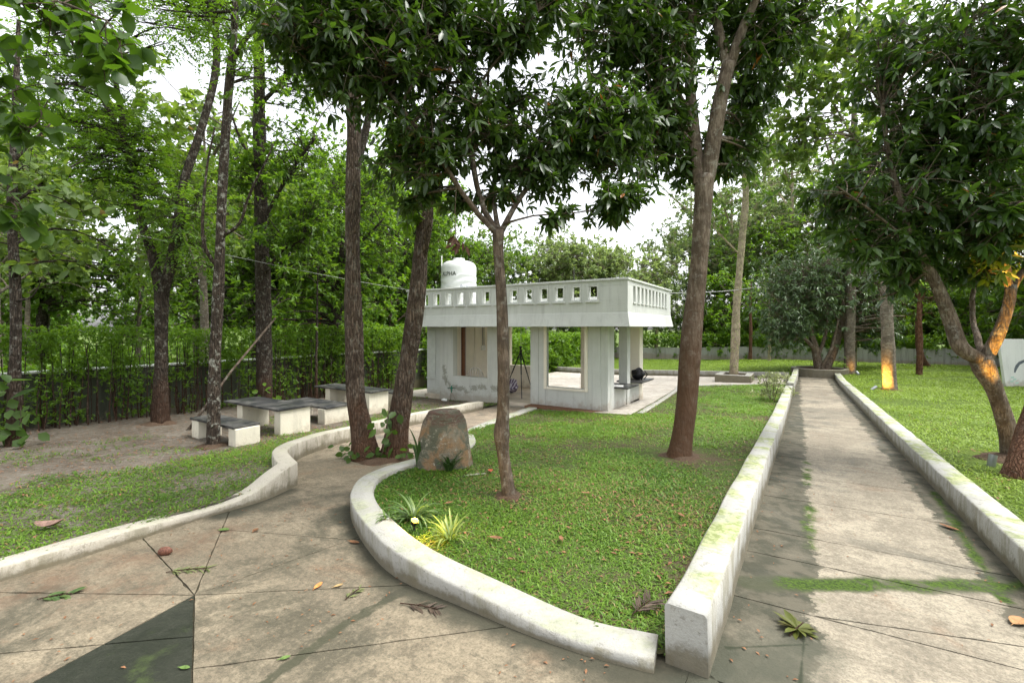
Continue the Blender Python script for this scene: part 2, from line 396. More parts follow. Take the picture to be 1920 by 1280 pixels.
M['leaf_hedge_bright'] = leafmat('bright_hedge_leaf', (.06,.14,.014), (.16,.28,.03), (.28,.50,.02), .45, .4)
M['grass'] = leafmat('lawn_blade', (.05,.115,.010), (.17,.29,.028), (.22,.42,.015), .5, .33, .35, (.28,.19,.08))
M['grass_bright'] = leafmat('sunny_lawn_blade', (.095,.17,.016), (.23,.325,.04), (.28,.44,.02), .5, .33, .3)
M['dry_leaf'] = plain('dry_leaf', (.20,.10,.05), .7, .2, .4, 30)
M['orange_leaf'] = plain('orange_leaf', (.5,.2,.06), .6, .2, .3, 30)
M['granite'] = None
g = G('black_granite')
c = g.mix(g.mr(g.vor(160), 0, .35, 1, 0), (.022,.023,.026), (.075,.078,.085))
c = g.mix(g.mr(g.noise(3, 6, .7), .42, .62, 0, .75), c, (.12,.115,.105))
M['granite'] = g.out(g.pr(c, g.mr(g.noise(2.2, 5), .35, .65, .28, .55), .5))
def soilmat(name, a, b, c3, green=0.0):
    g = G(name)
    c = g.mix(g.mr(g.noise(1.1, 6, .7), .35, .65), a, b)
    c = g.mix(g.mr(g.noise(9, 6, .75), .48, .72, 0, .8), c, c3)
    c = g.mix(g.mr(g.noise(60, 4, .8), .5, .7, 0, .5), c, tuple(x*.4 for x in a))
    if green: c = g.mix(g.mr(g.noise(1.9, 6, .7), .4, .62, 0, green), c, (.055,.10,.018))
    h = g.ma('ADD', g.noise(40, 5, .75), g.ma('MULTIPLY', g.noise(8, 5), 1.6))
    return g.out(g.pr(c, .95, .15, g.bump(h, .7, .03)))
M['lawn_soil'] = soilmat('lawn_soil', (.075,.062,.035), (.11,.085,.05), (.06,.07,.022), .75)
M['lawn_far'] = soilmat('far_lawn_soil', (.085,.125,.022), (.115,.16,.028), (.07,.11,.02), .5)
M['soil'] = soilmat('swept_soil', (.095,.076,.056), (.16,.138,.108), (.25,.235,.205))
M['pit_soil'] = soilmat('pit_soil', (.085,.055,.036), (.11,.075,.05), (.05,.04,.028))
M['joint'] = soilmat('joint_dirt', (.05,.045,.03), (.07,.06,.04), (.03,.035,.015))
M['red_soil'] = soilmat('red_soil', (.17,.085,.05), (.2,.12,.075), (.1,.06,.04))
M['field'] = soilmat('field_ground', (.09,.13,.03), (.13,.18,.04), (.08,.1,.03), .6)
TREE = {
 'slim_left': ([
   [(-12.12,2.2,-0.48,0.098),(-12.09,2.21,0.96,0.086),(-12.08,2.22,2.33,0.08),(-12.14,2.18,3.88,0.067),(-12.24,2.24,5.38,0.056),(-12.37,2.28,6.42,0.044),(-12.47,2.33,7.59,0.032)],
   [(-12.24,2.24,4.99,0.025),(-11.54,2.32,5.4,0.018),(-11.16,2.44,5.78,0.009)],
   [(-12.08,2.22,4.86,0.024),(-12.13,2.54,5.45,0.02),(-12.15,2.77,5.84,0.01)],
   [(-12.08,2.22,2.28,0.024),(-11.54,2.32,2.35,0.015),(-11.28,2.37,2.59,0.006)],
   [(-12.13,2.19,3.69,0.024),(-11.96,1.94,3.85,0.017),(-11.89,1.75,3.94,0.011)],
   [(-12.11,2.2,4.08,0.021),(-12.33,2.77,4.76,0.017),(-12.2,3.21,5.19,0.011)],
  ],[
   (-12.26,2.46,4.66,0.91,0.5,0.73,26),
   (-12.34,3.0,4.08,0.96,0.53,0.77,26),
   (-12.69,3.25,3.29,0.78,0.5,0.62,20),
   (-12.16,2.17,3.2,0.68,0.39,0.54,14),
  ]),
 'forked_left': ([
   [(-12.46,4.58,-0.55,0.163),(-12.44,4.59,0.74,0.136),(-12.44,4.59,1.97,0.131),(-12.43,4.6,2.59,0.15)],
   [(-12.43,4.6,2.46,0.109),(-12.86,4.57,3.48,0.096),(-13.1,4.41,4.48,0.086),(-13.16,4.26,5.7,0.08),(-13.23,4.21,6.07,0.075)],
   [(-13.23,4.21,6.01,0.057),(-13.5,3.92,6.9,0.047),(-13.61,3.63,7.64,0.041),(-13.64,3.37,8.12,0.032),(-13.62,3.15,8.81,0.023)],
   [(-13.23,4.21,6.01,0.057),(-13.86,4.18,7.73,0.054),(-14.26,4.04,8.69,0.045),(-14.58,3.84,9.85,0.035)],
   [(-12.43,4.6,2.46,0.113),(-11.92,4.68,3.78,0.104),(-11.76,4.78,5.11,0.091),(-11.57,5.02,6.24,0.079),(-11.37,5.27,7.88,0.072),(-11.44,5.22,9.6,0.062),(-11.52,5.17,11.33,0.048)],
  ],[
   (-13.71,3.79,6.4,1.23,1.11,0.98,55),
   (-12.57,4.51,9.11,1.6,0.62,1.28,50),
   (-13.44,4.2,5.24,1.13,0.69,0.9,40),
   (-11.92,4.68,4.38,0.91,0.97,0.72,36),
   (-14.07,3.34,7.77,0.97,0.97,0.77,34),
   (-13.04,4.68,5.94,0.77,0.64,0.61,24),
   (-11.42,5.23,9.73,1.72,0.62,1.38,40),
   (-12.51,5.14,3.53,0.77,0.64,0.62,22),
  ]),
 'speckled_slim': ([
   [(-9.15,4.18,-0.48,0.111),(-9.12,4.2,0.95,0.096),(-9.07,4.23,2.33,0.088),(-9.01,4.26,3.71,0.081),(-8.97,4.29,4.89,0.077),(-8.9,4.33,6.07,0.07),(-8.84,4.37,6.81,0.07)],
   [(-8.84,4.37,6.76,0.058),(-8.89,4.46,7.92,0.051),(-8.96,4.53,9.5,0.04)],
   [(-8.83,4.37,6.76,0.047),(-8.41,4.4,7.01,0.039),(-7.95,4.46,7.18,0.031),(-7.4,4.57,7.51,0.019)],
   [(-9.07,4.23,2.92,0.035),(-9.13,4.07,3.18,0.034),(-9.09,3.98,3.66,0.026),(-9.02,4.03,4.72,0.019),(-8.9,4.1,5.4,0.015)],
   [(-8.98,4.28,3.49,0.035),(-8.61,4.39,3.71,0.027),(-8.35,4.44,4.24,0.023),(-8.0,4.54,4.78,0.016),(-7.91,4.6,5.07,0.012)],
  ],[
   (-8.8,4.4,7.65,0.89,0.59,0.71,36),
   (-7.75,4.58,7.75,0.75,0.47,0.6,26),
   (-9.69,4.07,7.69,0.71,0.5,0.56,20),
   (-8.37,4.55,6.31,0.49,0.44,0.39,14),
  ]),
 'dark_straight': ([
   [(-12.71,7.14,-0.77,0.233),(-12.71,7.14,1.26,0.202),(-12.75,7.11,3.51,0.184),(-12.81,7.07,6.51,0.159),(-12.84,7.06,9.51,0.134),(-12.9,7.02,12.81,0.109)],
   [(-12.78,7.1,4.71,0.055),(-11.76,7.26,5.93,0.042),(-10.79,7.4,6.78,0.03)],
   [(-12.8,7.08,6.06,0.049),(-12.97,6.62,6.99,0.035),(-13.12,6.41,7.82,0.023)],
   [(-12.83,7.06,8.01,0.055),(-12.29,7.75,9.23,0.045),(-11.78,8.43,10.5,0.034)],
   [(-12.75,7.11,3.21,0.043),(-11.79,7.13,3.88,0.03),(-10.93,7.19,4.09,0.018)],
  ],[
   (-12.03,7.92,9.08,1.54,1.38,1.23,52),
   (-11.42,7.36,6.33,1.37,1.15,1.1,48),
   (-12.97,6.62,5.96,0.81,1.03,0.64,24),
   (-12.39,7.34,10.56,1.5,0.9,1.2,34),
   (-11.56,8.45,10.13,1.09,1.09,0.87,30),
   (-11.51,7.18,4.29,1.14,0.79,0.92,36),
   (-10.67,7.47,4.81,0.98,0.77,0.79,28),
  ]),
 'leaning_back': ([
   [(-14.23,10.32,-0.51,0.198),(-14.13,10.38,0.92,0.182),(-14.0,10.46,2.26,0.182),(-13.81,10.58,3.98,0.167),(-13.48,10.78,6.84,0.143),(-13.03,11.07,9.33,0.119),(-12.63,11.32,12.39,0.085)],
   [(-13.92,10.51,2.83,0.066),(-14.11,9.68,4.27,0.047),(-14.21,9.15,5.28,0.03)],
   [(-13.6,10.71,5.51,0.067),(-13.19,11.44,6.97,0.052),(-12.76,11.95,8.62,0.036)],
   [(-13.76,10.61,4.36,0.058),(-12.63,10.73,5.02,0.041),(-11.93,10.81,5.51,0.024)],
  ],[
   (-13.96,9.78,4.27,1.56,1.29,1.25,46),
   (-13.5,10.3,5.79,1.49,1.3,1.19,40),
   (-13.19,11.2,7.29,1.35,1.45,1.08,36),
   (-12.24,11.09,4.3,0.93,1.3,0.75,30),
   (-14.02,9.03,3.11,1.06,0.89,0.85,30),
   (-12.86,11.41,10.2,1.55,1.55,1.24,36),
   (-13.71,8.28,2.2,0.92,0.59,0.74,22),
   (-12.84,10.01,2.77,1.08,0.81,0.86,26),
  ]),
 'rough_left_of_pair': ([
   [(-5.94,5.04,-0.43,0.204),(-6.03,4.99,0.18,0.156),(-6.1,4.94,0.7,0.142),(-6.15,4.92,1.92,0.131),(-6.15,4.91,3.23,0.121),(-6.14,4.92,4.54,0.114),(-6.15,4.92,5.36,0.108),(-6.2,4.88,6.63,0.097),(-6.24,4.86,8.19,0.084),(-6.31,4.81,9.76,0.067)],
   [(-6.22,4.87,7.67,0.047),(-6.39,4.29,8.01,0.031),(-6.55,3.72,8.13,0.017)],
   [(-6.25,4.85,8.19,0.047),(-6.03,5.46,9.27,0.036),(-5.54,6.0,10.03,0.023)],
  ],[
   (-6.44,4.14,8.01,0.97,0.49,0.78,22),
   (-5.64,5.59,9.09,1.09,0.54,0.87,20),
  ]),
 'leaning_right_of_pair': ([
   [(-5.62,5.29,-0.41,0.206),(-5.56,5.33,0.17,0.167),(-5.48,5.38,0.7,0.153),(-5.34,5.47,1.92,0.14),(-5.27,5.51,2.62,0.136),(-5.24,5.53,3.15,0.122)],
   [(-5.25,5.53,2.97,0.101),(-5.28,5.63,3.7,0.091),(-5.26,5.7,4.61,0.085),(-5.23,5.77,5.97,0.074),(-5.18,5.8,7.77,0.059),(-5.14,5.83,9.12,0.045)],
   [(-5.23,5.54,2.89,0.072),(-5.05,5.51,3.47,0.064),(-5.0,5.5,4.07,0.06),(-4.9,5.62,4.94,0.046),(-4.82,5.79,6.13,0.036),(-4.7,5.99,7.43,0.03)],
   [(-5.26,5.7,4.52,0.029),(-5.23,5.3,4.73,0.021),(-5.3,5.02,4.9,0.013)],
  ],[
   (-5.27,5.16,4.82,0.38,0.38,0.3,12),
   (-5.09,5.39,4.22,0.3,0.26,0.24,7),
   (-4.79,5.82,7.44,1.05,0.44,0.84,18),
   (-5.38,5.33,3.65,0.22,0.26,0.17,5),
  ]),
 'slender_middle': ([
   [(-2.72,4.31,-0.26,0.078),(-2.76,4.29,0.09,0.067),(-2.8,4.27,0.42,0.067),(-2.81,4.26,0.62,0.086),(-2.8,4.27,0.81,0.069),(-2.79,4.27,1.29,0.067),(-2.81,4.26,2.12,0.061),(-2.84,4.24,2.66,0.061),(-2.84,4.24,2.89,0.072)],
   [(-2.85,4.23,2.84,0.036),(-3.05,3.99,3.17,0.03),(-3.28,3.72,3.66,0.026),(-3.55,3.44,4.13,0.02),(-3.84,3.26,4.52,0.015),(-4.08,2.99,4.74,0.01)],
   [(-2.85,4.23,2.84,0.036),(-3.1,4.19,3.41,0.034),(-3.24,4.23,4.25,0.032),(-3.3,4.19,4.87,0.029),(-3.5,4.06,5.49,0.023),(-3.59,3.89,5.91,0.017)],
   [(-2.83,4.25,2.84,0.036),(-2.75,4.41,3.15,0.031),(-2.61,4.62,3.5,0.026),(-2.33,4.91,3.85,0.023),(-2.1,5.17,4.21,0.018),(-1.92,5.41,4.58,0.012)],
   [(-2.84,4.24,2.9,0.031),(-3.06,4.46,3.34,0.026),(-3.14,4.64,3.99,0.024),(-3.28,4.67,4.7,0.019),(-3.31,4.77,5.43,0.016)],
   [(-2.79,4.27,2.96,0.017),(-2.46,4.36,3.03,0.011),(-2.16,4.55,3.05,0.009),(-1.86,4.73,3.1,0.008),(-1.54,4.94,3.2,0.007)],
   [(-3.24,4.23,4.25,0.02),(-3.05,4.23,4.63,0.017),(-2.71,4.32,4.99,0.014),(-2.46,4.48,5.35,0.011)],
  ],[
   (-4.18,2.93,4.74,0.72,0.5,0.57,40),
   (-3.72,3.45,4.58,0.8,0.57,0.64,54),
   (-3.33,4.05,5.24,0.85,0.49,0.68,46),
   (-3.24,4.34,4.17,0.76,0.51,0.61,46),
   (-2.44,4.84,3.98,0.63,0.41,0.51,34),
   (-2.27,5.07,3.89,0.77,0.35,0.62,26),
   (-1.86,5.44,4.19,0.56,0.46,0.45,26),
   (-2.59,4.99,4.58,0.46,0.26,0.37,10),
   (-2.09,5.3,4.52,0.59,0.49,0.47,34),
   (-1.56,4.92,3.23,0.35,0.22,0.28,11),
   (-1.71,4.83,3.11,0.26,0.16,0.21,4),
   (-3.28,4.08,3.2,0.17,0.12,0.14,5),
   (-3.48,3.72,3.76,0.53,0.35,0.42,28),
   (-2.38,4.41,2.97,0.18,0.13,0.14,2),
   (-4.16,3.17,5.27,0.75,0.34,0.6,34),
   (-3.87,3.83,5.62,0.81,0.34,0.65,30),
   (-2.65,4.71,5.75,0.76,0.32,0.61,26),
   (-2.76,4.41,5.18,0.49,0.3,0.39,16),
   (-2.92,4.42,3.5,0.56,0.28,0.45,16),
   (-3.74,3.79,3.23,0.15,0.13,0.12,4),
   (-2.06,4.61,3.08,0.26,0.12,0.21,2),
  ]),
 'tall_forked_brown': ([
   [(-1.53,7.19,-0.34,0.214),(-1.49,7.21,0.05,0.162),(-1.43,7.25,0.62,0.145),(-1.35,7.3,1.75,0.142),(-1.27,7.35,2.72,0.128),(-1.21,7.38,3.69,0.128),(-1.19,7.4,4.1,0.14)],
   [(-1.25,7.36,3.98,0.09),(-1.36,7.41,4.95,0.082),(-1.42,7.43,5.88,0.072),(-1.38,7.52,6.91,0.066),(-1.29,7.57,8.24,0.053),(-1.3,7.56,9.57,0.036)],
   [(-1.16,7.41,4.06,0.114),(-0.98,7.41,5.18,0.099),(-0.87,7.48,5.74,0.098)],
   [(-0.88,7.47,5.66,0.068),(-0.99,7.52,6.2,0.063),(-1.09,7.58,6.84,0.058),(-1.16,7.65,8.16,0.046)],
   [(-0.86,7.49,5.7,0.077),(-0.67,7.49,6.23,0.066),(-0.44,7.52,6.78,0.058),(-0.16,7.57,7.7,0.039)],
   [(-1.36,7.41,5.07,0.036),(-1.56,7.28,5.44,0.03),(-1.75,7.05,5.88,0.023),(-1.92,6.94,6.28,0.017)],
   [(-1.38,7.4,6.18,0.029),(-1.7,6.84,6.47,0.022),(-2.1,6.36,6.63,0.016)],
   [(-0.63,7.51,6.31,0.027),(-0.38,8.02,6.35,0.021),(-0.11,8.43,6.56,0.015)],
   [(-1.06,7.48,4.91,0.019),(-0.86,7.96,5.29,0.016),(-0.7,8.3,5.48,0.01)],
  ],[
   (-2.36,6.19,6.1,0.84,0.53,0.67,38),
   (-1.86,6.86,5.66,0.64,0.88,0.51,38),
   (-1.68,7.09,6.6,0.97,0.44,0.78,34),
   (-1.77,7.15,4.75,0.37,0.45,0.3,14),
   (-2.08,7.08,5.0,0.62,0.67,0.5,26),
   (-1.63,7.59,4.32,0.43,0.39,0.34,12),
   (-0.86,8.32,4.56,0.44,0.44,0.35,14),
   (-0.46,8.09,6.0,0.67,0.71,0.53,36),
   (-0.73,8.16,5.17,0.39,0.43,0.31,14),
   (-0.18,8.27,6.66,0.71,0.5,0.57,30),
   (-0.74,7.92,6.74,0.67,0.5,0.53,22),
   (-1.41,7.73,7.23,1.03,0.43,0.82,24),
   (-2.5,6.58,7.01,0.89,0.32,0.71,18),
   (-2.05,6.98,4.46,0.29,0.25,0.23,8),
   (-1.07,8.07,4.61,0.26,0.35,0.21,8),
  ]),
 'pale_planter': ([
   [(-2.67,25.0,-0.9,0.21),(-2.58,25.06,2.17,0.177),(-2.42,25.16,4.82,0.165),(-2.22,25.28,7.47,0.154),(-2.15,25.33,9.32,0.153)],
   [(-2.18,25.31,9.06,0.088),(-2.54,24.61,10.23,0.076),(-2.91,24.15,11.96,0.054),(-3.36,23.63,13.91,0.033)],
   [(-2.15,25.33,9.19,0.099),(-2.02,25.76,11.3,0.089),(-1.6,26.15,13.5,0.066),(-1.26,26.48,16.8,0.044)],
   [(-2.36,25.2,5.35,0.044),(-2.96,24.23,6.05,0.033),(-3.37,23.74,6.52,0.022)],
  ],[
   (-2.95,24.12,12.48,1.42,2.06,1.13,40),
   (-1.48,26.22,14.04,1.62,2.43,1.29,44),
   (-2.24,25.27,10.12,1.59,1.59,1.27,30),
   (-3.31,24.13,7.37,0.91,1.04,0.73,14),
   (-1.26,26.36,11.08,1.48,1.35,1.19,26),
   (-2.36,25.2,16.48,2.12,1.59,1.7,30),
  ]),
 'round_mango': ([
   [(1.0,28.84,-0.53,0.216),(0.78,28.7,0.79,0.174),(0.59,28.58,1.63,0.131),(0.47,28.51,3.03,0.098),(0.36,28.44,4.43,0.066)],
   [(0.78,28.7,0.65,0.108),(0.12,27.93,1.5,0.087),(-0.46,27.33,2.18,0.055)],
   [(0.9,28.78,0.23,0.097),(1.27,29.24,1.49,0.076),(1.37,29.43,3.05,0.054)],
   [(1.26,29.12,-0.51,0.194),(1.68,29.5,0.78,0.193),(1.99,29.69,2.2,0.149),(2.15,29.8,3.61,0.095)],
   [(1.06,28.64,-0.31,0.085),(1.52,28.69,0.81,0.063),(1.79,28.74,2.18,0.041)],
  ],[
   (1.25,30.41,3.54,3.38,2.21,2.71,80),
   (-0.36,28.22,2.62,1.7,1.55,1.36,44),
   (3.39,34.35,2.89,2.24,1.76,1.0,46),
   (1.9,31.29,5.06,2.84,1.64,2.27,52),
   (0.0,29.16,4.38,2.17,1.45,1.74,40),
   (-0.82,27.23,1.5,1.1,0.77,0.88,18),
   (4.34,34.95,1.93,1.28,1.12,1.0,16),
  ]),
 'column_far': ([
   [(2.3,29.06,-0.78,0.266),(2.28,29.05,-0.28,0.246),(2.3,29.06,1.64,0.215),(2.35,29.09,3.69,0.205),(2.39,29.12,7.12,0.184),(2.44,29.15,10.41,0.153),(2.49,29.18,14.53,0.102)],
   [(2.42,29.14,8.22,0.061),(1.48,28.08,10.27,0.051),(1.02,27.55,11.8,0.031)],
   [(2.44,29.15,10.41,0.061),(3.43,30.24,12.24,0.051),(3.92,30.67,13.96,0.03)],
  ],[
   (1.48,27.96,11.3,1.75,1.88,1.4,16),
   (2.94,29.82,13.86,1.94,1.94,1.56,16),
   (2.21,29.01,16.17,1.92,1.65,1.54,14),
   (1.02,27.55,8.05,1.34,1.34,1.07,10),
  ]),
 'column_near': ([
   [(2.93,21.74,-0.79,0.254),(2.9,21.72,-0.2,0.212),(2.85,21.69,1.09,0.198),(2.81,21.67,2.97,0.184),(2.9,21.72,6.03,0.163),(3.03,21.8,8.99,0.134),(3.27,21.95,12.35,0.105),(3.43,22.05,15.12,0.076)],
   [(2.96,21.76,7.41,0.056),(1.87,20.48,8.4,0.043),(1.04,19.61,9.78,0.029)],
   [(3.03,21.8,8.99,0.056),(1.89,20.73,11.39,0.043),(0.74,19.89,12.49,0.03)],
   [(3.27,21.95,12.35,0.049),(2.26,21.32,13.54,0.036),(1.26,20.69,14.53,0.03)],
   [(3.1,21.84,9.98,0.049),(4.2,23.01,11.8,0.035),(4.91,23.57,13.07,0.027)],
  ],[
   (1.05,19.85,10.07,1.43,1.33,1.14,20),
   (0.74,19.89,12.3,1.74,1.35,1.39,24),
   (2.6,21.53,12.75,1.78,1.19,1.42,22),
   (0.08,19.24,8.74,1.05,0.95,0.84,14),
   (2.03,20.59,8.4,1.15,0.96,0.92,14),
   (4.37,23.12,12.4,1.42,1.21,1.13,16),
   (-0.08,19.38,10.95,0.96,1.16,0.77,14),
   (-0.57,18.95,7.82,0.96,0.77,0.77,10),
  ]),
 'curved_red': ([
   [(7.7,37.53,-0.8,0.131),(6.99,36.96,-0.72,0.155),(6.55,36.57,-0.39,0.155),(6.28,36.4,0.32,0.156),(6.2,36.35,1.93,0.145),(6.36,36.45,3.54,0.134),(6.83,36.74,5.48,0.099)],
   [(6.36,36.45,3.38,0.067),(5.54,35.58,4.48,0.056),(4.96,34.98,5.41,0.034)],
  ],[
   (5.81,35.75,4.8,1.75,1.28,1.4,26),
   (7.24,37.0,5.48,1.93,1.61,1.55,28),
   (7.02,37.1,3.23,1.46,1.14,1.17,18),
   (4.98,35.11,3.2,0.95,0.95,0.76,10),
  ]),
 'right_mango': ([
   [(2.72,9.61,-0.4,0.155),(2.67,9.57,0.03,0.118),(2.6,9.53,0.42,0.106),(2.46,9.44,0.89,0.103),(2.33,9.36,1.2,0.131),(2.28,9.33,1.38,0.114)],
   [(2.24,9.3,1.35,0.096),(2.03,9.17,1.52,0.098),(1.94,9.23,1.91,0.092),(1.75,9.11,2.47,0.079),(1.54,9.04,2.95,0.065),(1.37,8.99,3.53,0.049),(1.2,9.0,4.37,0.035),(1.11,8.95,5.19,0.023)],
   [(2.35,9.37,1.35,0.078),(2.47,9.33,1.72,0.07),(2.57,9.33,2.14,0.064),(2.6,9.35,2.41,0.064)],
   [(2.6,9.35,2.33,0.049),(2.51,9.23,2.74,0.043),(2.37,9.09,3.11,0.035),(2.27,8.96,3.63,0.025),(2.32,9.0,4.3,0.017)],
   [(2.61,9.36,2.33,0.049),(2.75,9.39,2.63,0.042),(3.0,9.54,3.12,0.034),(3.19,9.66,3.88,0.023)],
   [(2.31,9.34,1.38,0.048),(2.36,9.97,1.83,0.04),(2.38,10.1,2.26,0.034),(2.5,10.29,2.79,0.027),(2.42,10.36,3.5,0.02)],
   [(1.65,9.05,2.64,0.021),(1.39,9.36,2.38,0.021),(1.17,9.46,2.3,0.016)],
   [(1.53,9.03,2.99,0.024),(0.95,8.37,3.45,0.019),(0.48,7.96,3.81,0.012)],
   [(1.33,8.97,3.61,0.022),(1.65,9.05,4.3,0.016),(2.03,9.17,4.97,0.011)],
  ],[
   (1.35,9.1,4.13,1.07,0.82,0.85,60),
   (2.03,9.17,5.05,1.1,1.02,0.88,70),
   (2.32,9.0,3.48,0.67,0.67,0.54,40),
   (2.55,9.26,5.86,0.76,0.68,0.61,44),
   (1.98,9.49,6.5,0.98,0.57,0.79,34),
   (1.44,9.27,5.91,0.75,0.5,0.6,26),
   (2.5,9.7,6.92,0.97,0.4,0.78,24),
   (0.88,8.92,3.25,0.71,0.5,0.57,34),
   (1.73,9.45,3.33,0.62,0.46,0.5,28),
   (0.53,8.7,3.99,0.5,0.5,0.4,24),
   (2.36,9.61,2.72,0.4,0.24,0.32,10),
   (2.08,9.67,2.91,0.75,0.46,0.6,30),
   (1.46,9.41,2.76,0.55,0.38,0.44,20),
   (2.51,9.24,3.12,0.49,0.42,0.4,22),
   (2.11,9.81,4.11,0.76,0.59,0.61,34),
   (1.44,9.27,4.99,0.58,0.5,0.47,24),
   (2.41,8.93,4.34,0.44,0.44,0.35,20),
  ]),
 'right_edge': ([
   [(2.37,8.34,-0.3,0.204),(2.44,8.39,0.06,0.152),(2.58,8.6,0.51,0.127),(2.78,8.84,1.19,0.115),(2.97,9.08,2.62,0.098),(3.18,9.32,4.45,0.077),(3.29,9.51,6.34,0.06)],
  ],[
   (3.06,9.13,5.77,0.64,0.57,0.52,22),
   (3.0,9.1,4.41,0.5,0.57,0.4,18),
  ]),
 'overhang_big_leaf': ([
   [(-7.98,0.19,-0.24,0.093),(-7.95,0.21,1.36,0.08),(-7.84,0.27,2.9,0.07),(-7.71,0.36,4.19,0.06),(-7.58,0.44,5.28,0.047),(-7.41,0.55,6.51,0.034)],
   [(-7.73,0.34,4.04,0.03),(-6.86,0.65,4.53,0.022),(-5.87,0.92,4.56,0.015),(-5.02,1.1,4.39,0.01),(-4.37,1.27,4.09,0.006)],
   [(-7.8,0.3,3.26,0.022),(-6.53,0.62,3.46,0.016),(-5.45,0.83,3.42,0.01),(-4.85,0.97,3.29,0.005)],
   [(-7.84,0.27,2.39,0.016),(-6.82,0.56,2.64,0.012),(-5.87,0.8,2.75,0.007),(-5.42,0.97,2.82,0.004)],
   [(-6.86,0.65,4.53,0.013),(-6.4,0.94,5.02,0.01),(-5.58,1.22,4.96,0.008),(-4.96,1.37,4.62,0.005)],
  ],[
   (-5.09,1.05,4.31,0.46,0.21,0.37,18),
   (-4.41,1.25,3.89,0.24,0.24,0.19,9),
   (-5.42,0.97,3.99,0.35,0.26,0.28,15),
   (-4.95,1.02,3.38,0.25,0.18,0.2,7),
   (-5.57,0.88,3.16,0.26,0.26,0.21,10),
   (-5.42,0.97,2.64,0.2,0.17,0.16,5),
   (-6.02,0.83,3.88,0.32,0.32,0.26,8),
   (-5.08,1.3,4.58,0.36,0.18,0.29,10),
  ]),
}
# ---------------------------------------------------------------- ground sheets
def inside(poly, X, Y):
    X = np.asarray(X); Y = np.asarray(Y); r = np.zeros(X.shape, bool); n = len(poly)
    for i in range(n):
        x0, y0 = poly[i][:2]; x1, y1 = poly[(i+1) % n][:2]
        if y0 == y1: continue
        c = ((y0 > Y) != (y1 > Y)) & (X < (x1-x0)*(Y-y0)/(y1-y0)+x0)
        r ^= c
    return r
def sheet_mesh(name, poly, zf, step):
    poly = [tuple(p[:2]) for p in poly]
    b = []
    for i in range(len(poly)):
        p = np.array(poly[i]); q = np.array(poly[(i+1) % len(poly)])
        n = max(1, int(np.linalg.norm(q-p)/step))
        for k in range(n): b.append(tuple(p+(q-p)*k/n))
    A = np.array(b)
    gx, gy = np.meshgrid(np.arange(A[:,0].min(), A[:,0].max(), step), np.arange(A[:,1].min(), A[:,1].max(), step))
    gx = gx.ravel()+RNG.uniform(-.2, .2, gx.size)*step; gy = gy.ravel()+RNG.uniform(-.2, .2, gy.size)*step
    ok = inside(b, gx, gy)
    V = [Vector(p) for p in b]+[Vector((x, y)) for x, y in zip(gx[ok], gy[ok])]
    nb = len(b)
    r = delaunay_2d_cdt(V, [(i, (i+1) % nb) for i in range(nb)], [tuple(range(nb))], 1, 1e-5)
    P = np.array([tuple(v) for v in r[0]]); 
    Z = zf(P[:,0], P[:,1])
    me = bpy.data.meshes.new(name); me.from_pydata(np.column_stack([P, Z]).tolist(), [], [tuple(f) for f in r[2]]); me.update()
    for p in me.polygons: p.use_smooth = True
    if len(me.polygons) and me.polygons[0].normal.z < 0: me.flip_normals()
    return me
def sheet(name, poly, zf, step, mat):
    return setp(link(name, sheet_mesh(name, poly, zf, step), mat), kind='structure')

# base ground to the horizon, following the fall of the site
xs = np.concatenate([np.linspace(-420, -30, 14), np.arange(-28, 14, 1.0), np.linspace(15, 420, 14)])
ys = np.concatenate([np.linspace(-300, -8, 10), np.arange(-7, 46, 1.0), np.linspace(48, 520, 14)])
GX, GY = np.meshgrid(xs, ys); GZ = terr(GX, GY)-.07
nx, ny = len(xs), len(ys); idx = np.arange(nx*ny).reshape(ny, nx)
q = np.stack([idx[:-1,:-1], idx[:-1,1:], idx[1:,1:], idx[1:,:-1]], -1).reshape(-1, 4)
setp(link('ground', np_mesh('ground', np.stack([GX, GY, GZ], -1), q, smooth=True), M['field']), kind='structure')

ROUND = [(-.66,2.50,.07),(-1.04,2.45,.07),(-1.54,2.45,.10),(-1.99,2.47,.14),(-2.68,2.53,.2),(-3.29,2.77,.21),(-3.86,3.08,.2),(-4.26,3.38,.2),(-4.60,3.80,.2),(-4.74,4.30,.2),
         (-4.70,4.80,.2),(-4.64,5.4,.2),(-4.85,6.1,.18),(-5.35,6.75,.14),(-5.72,7.25,.1),(-5.98,8.15,.1),(-6.2,9.5,.1),(-6.45,11.2,.1)]
LEFTK = [(-5.30,-.6,.12),(-5.30,.4,.12),(-5.30,1.0,.12),(-5.31,1.6,.115),(-5.38,2.3,.08),(-5.38,2.65,.09),(-5.38,2.95,.15),(-5.46,3.25,.25),(-5.62,3.60,.31),(-6.1,3.80,.31),(-6.6,4.10,.3),(-7.05,4.65,.27),(-7.32,5.4,.26),(-7.45,6.4,.25),(-7.62,7.6,.25),(-7.68,9.2,.24),(-7.72,10.75,.23)]
KA = [(-.40,2.62),(-.36,4.85),(-.30,7.8),(-.21,12.3),(-.13,18.6)]     # right face of the straight kerb
KB = [(-.10,18.7),(-.04,22.0),(.02,25.2),(.05,27.3)]
KC = [(1.455,-.4),(1.46,5.0),(1.47,9.5),(1.51,18.0),(1.56,27.6)]
def xat(line, y):
    a = np.array([p[:2] for p in line]); return np.interp(y, a[:,1], a[:,0])

setp(link('paving_bed', sheet_mesh('paving_bed', [(-8.3,-1.7),(1.75,-1.7),(1.75,27.8),(-.45,27.8),(-.45,3.0),(-4.4,5.4),(-4.4,11.9),(-8.3,11.9)], lambda x, y: terr(x, y)-.011, .5), M['joint']), kind='structure')
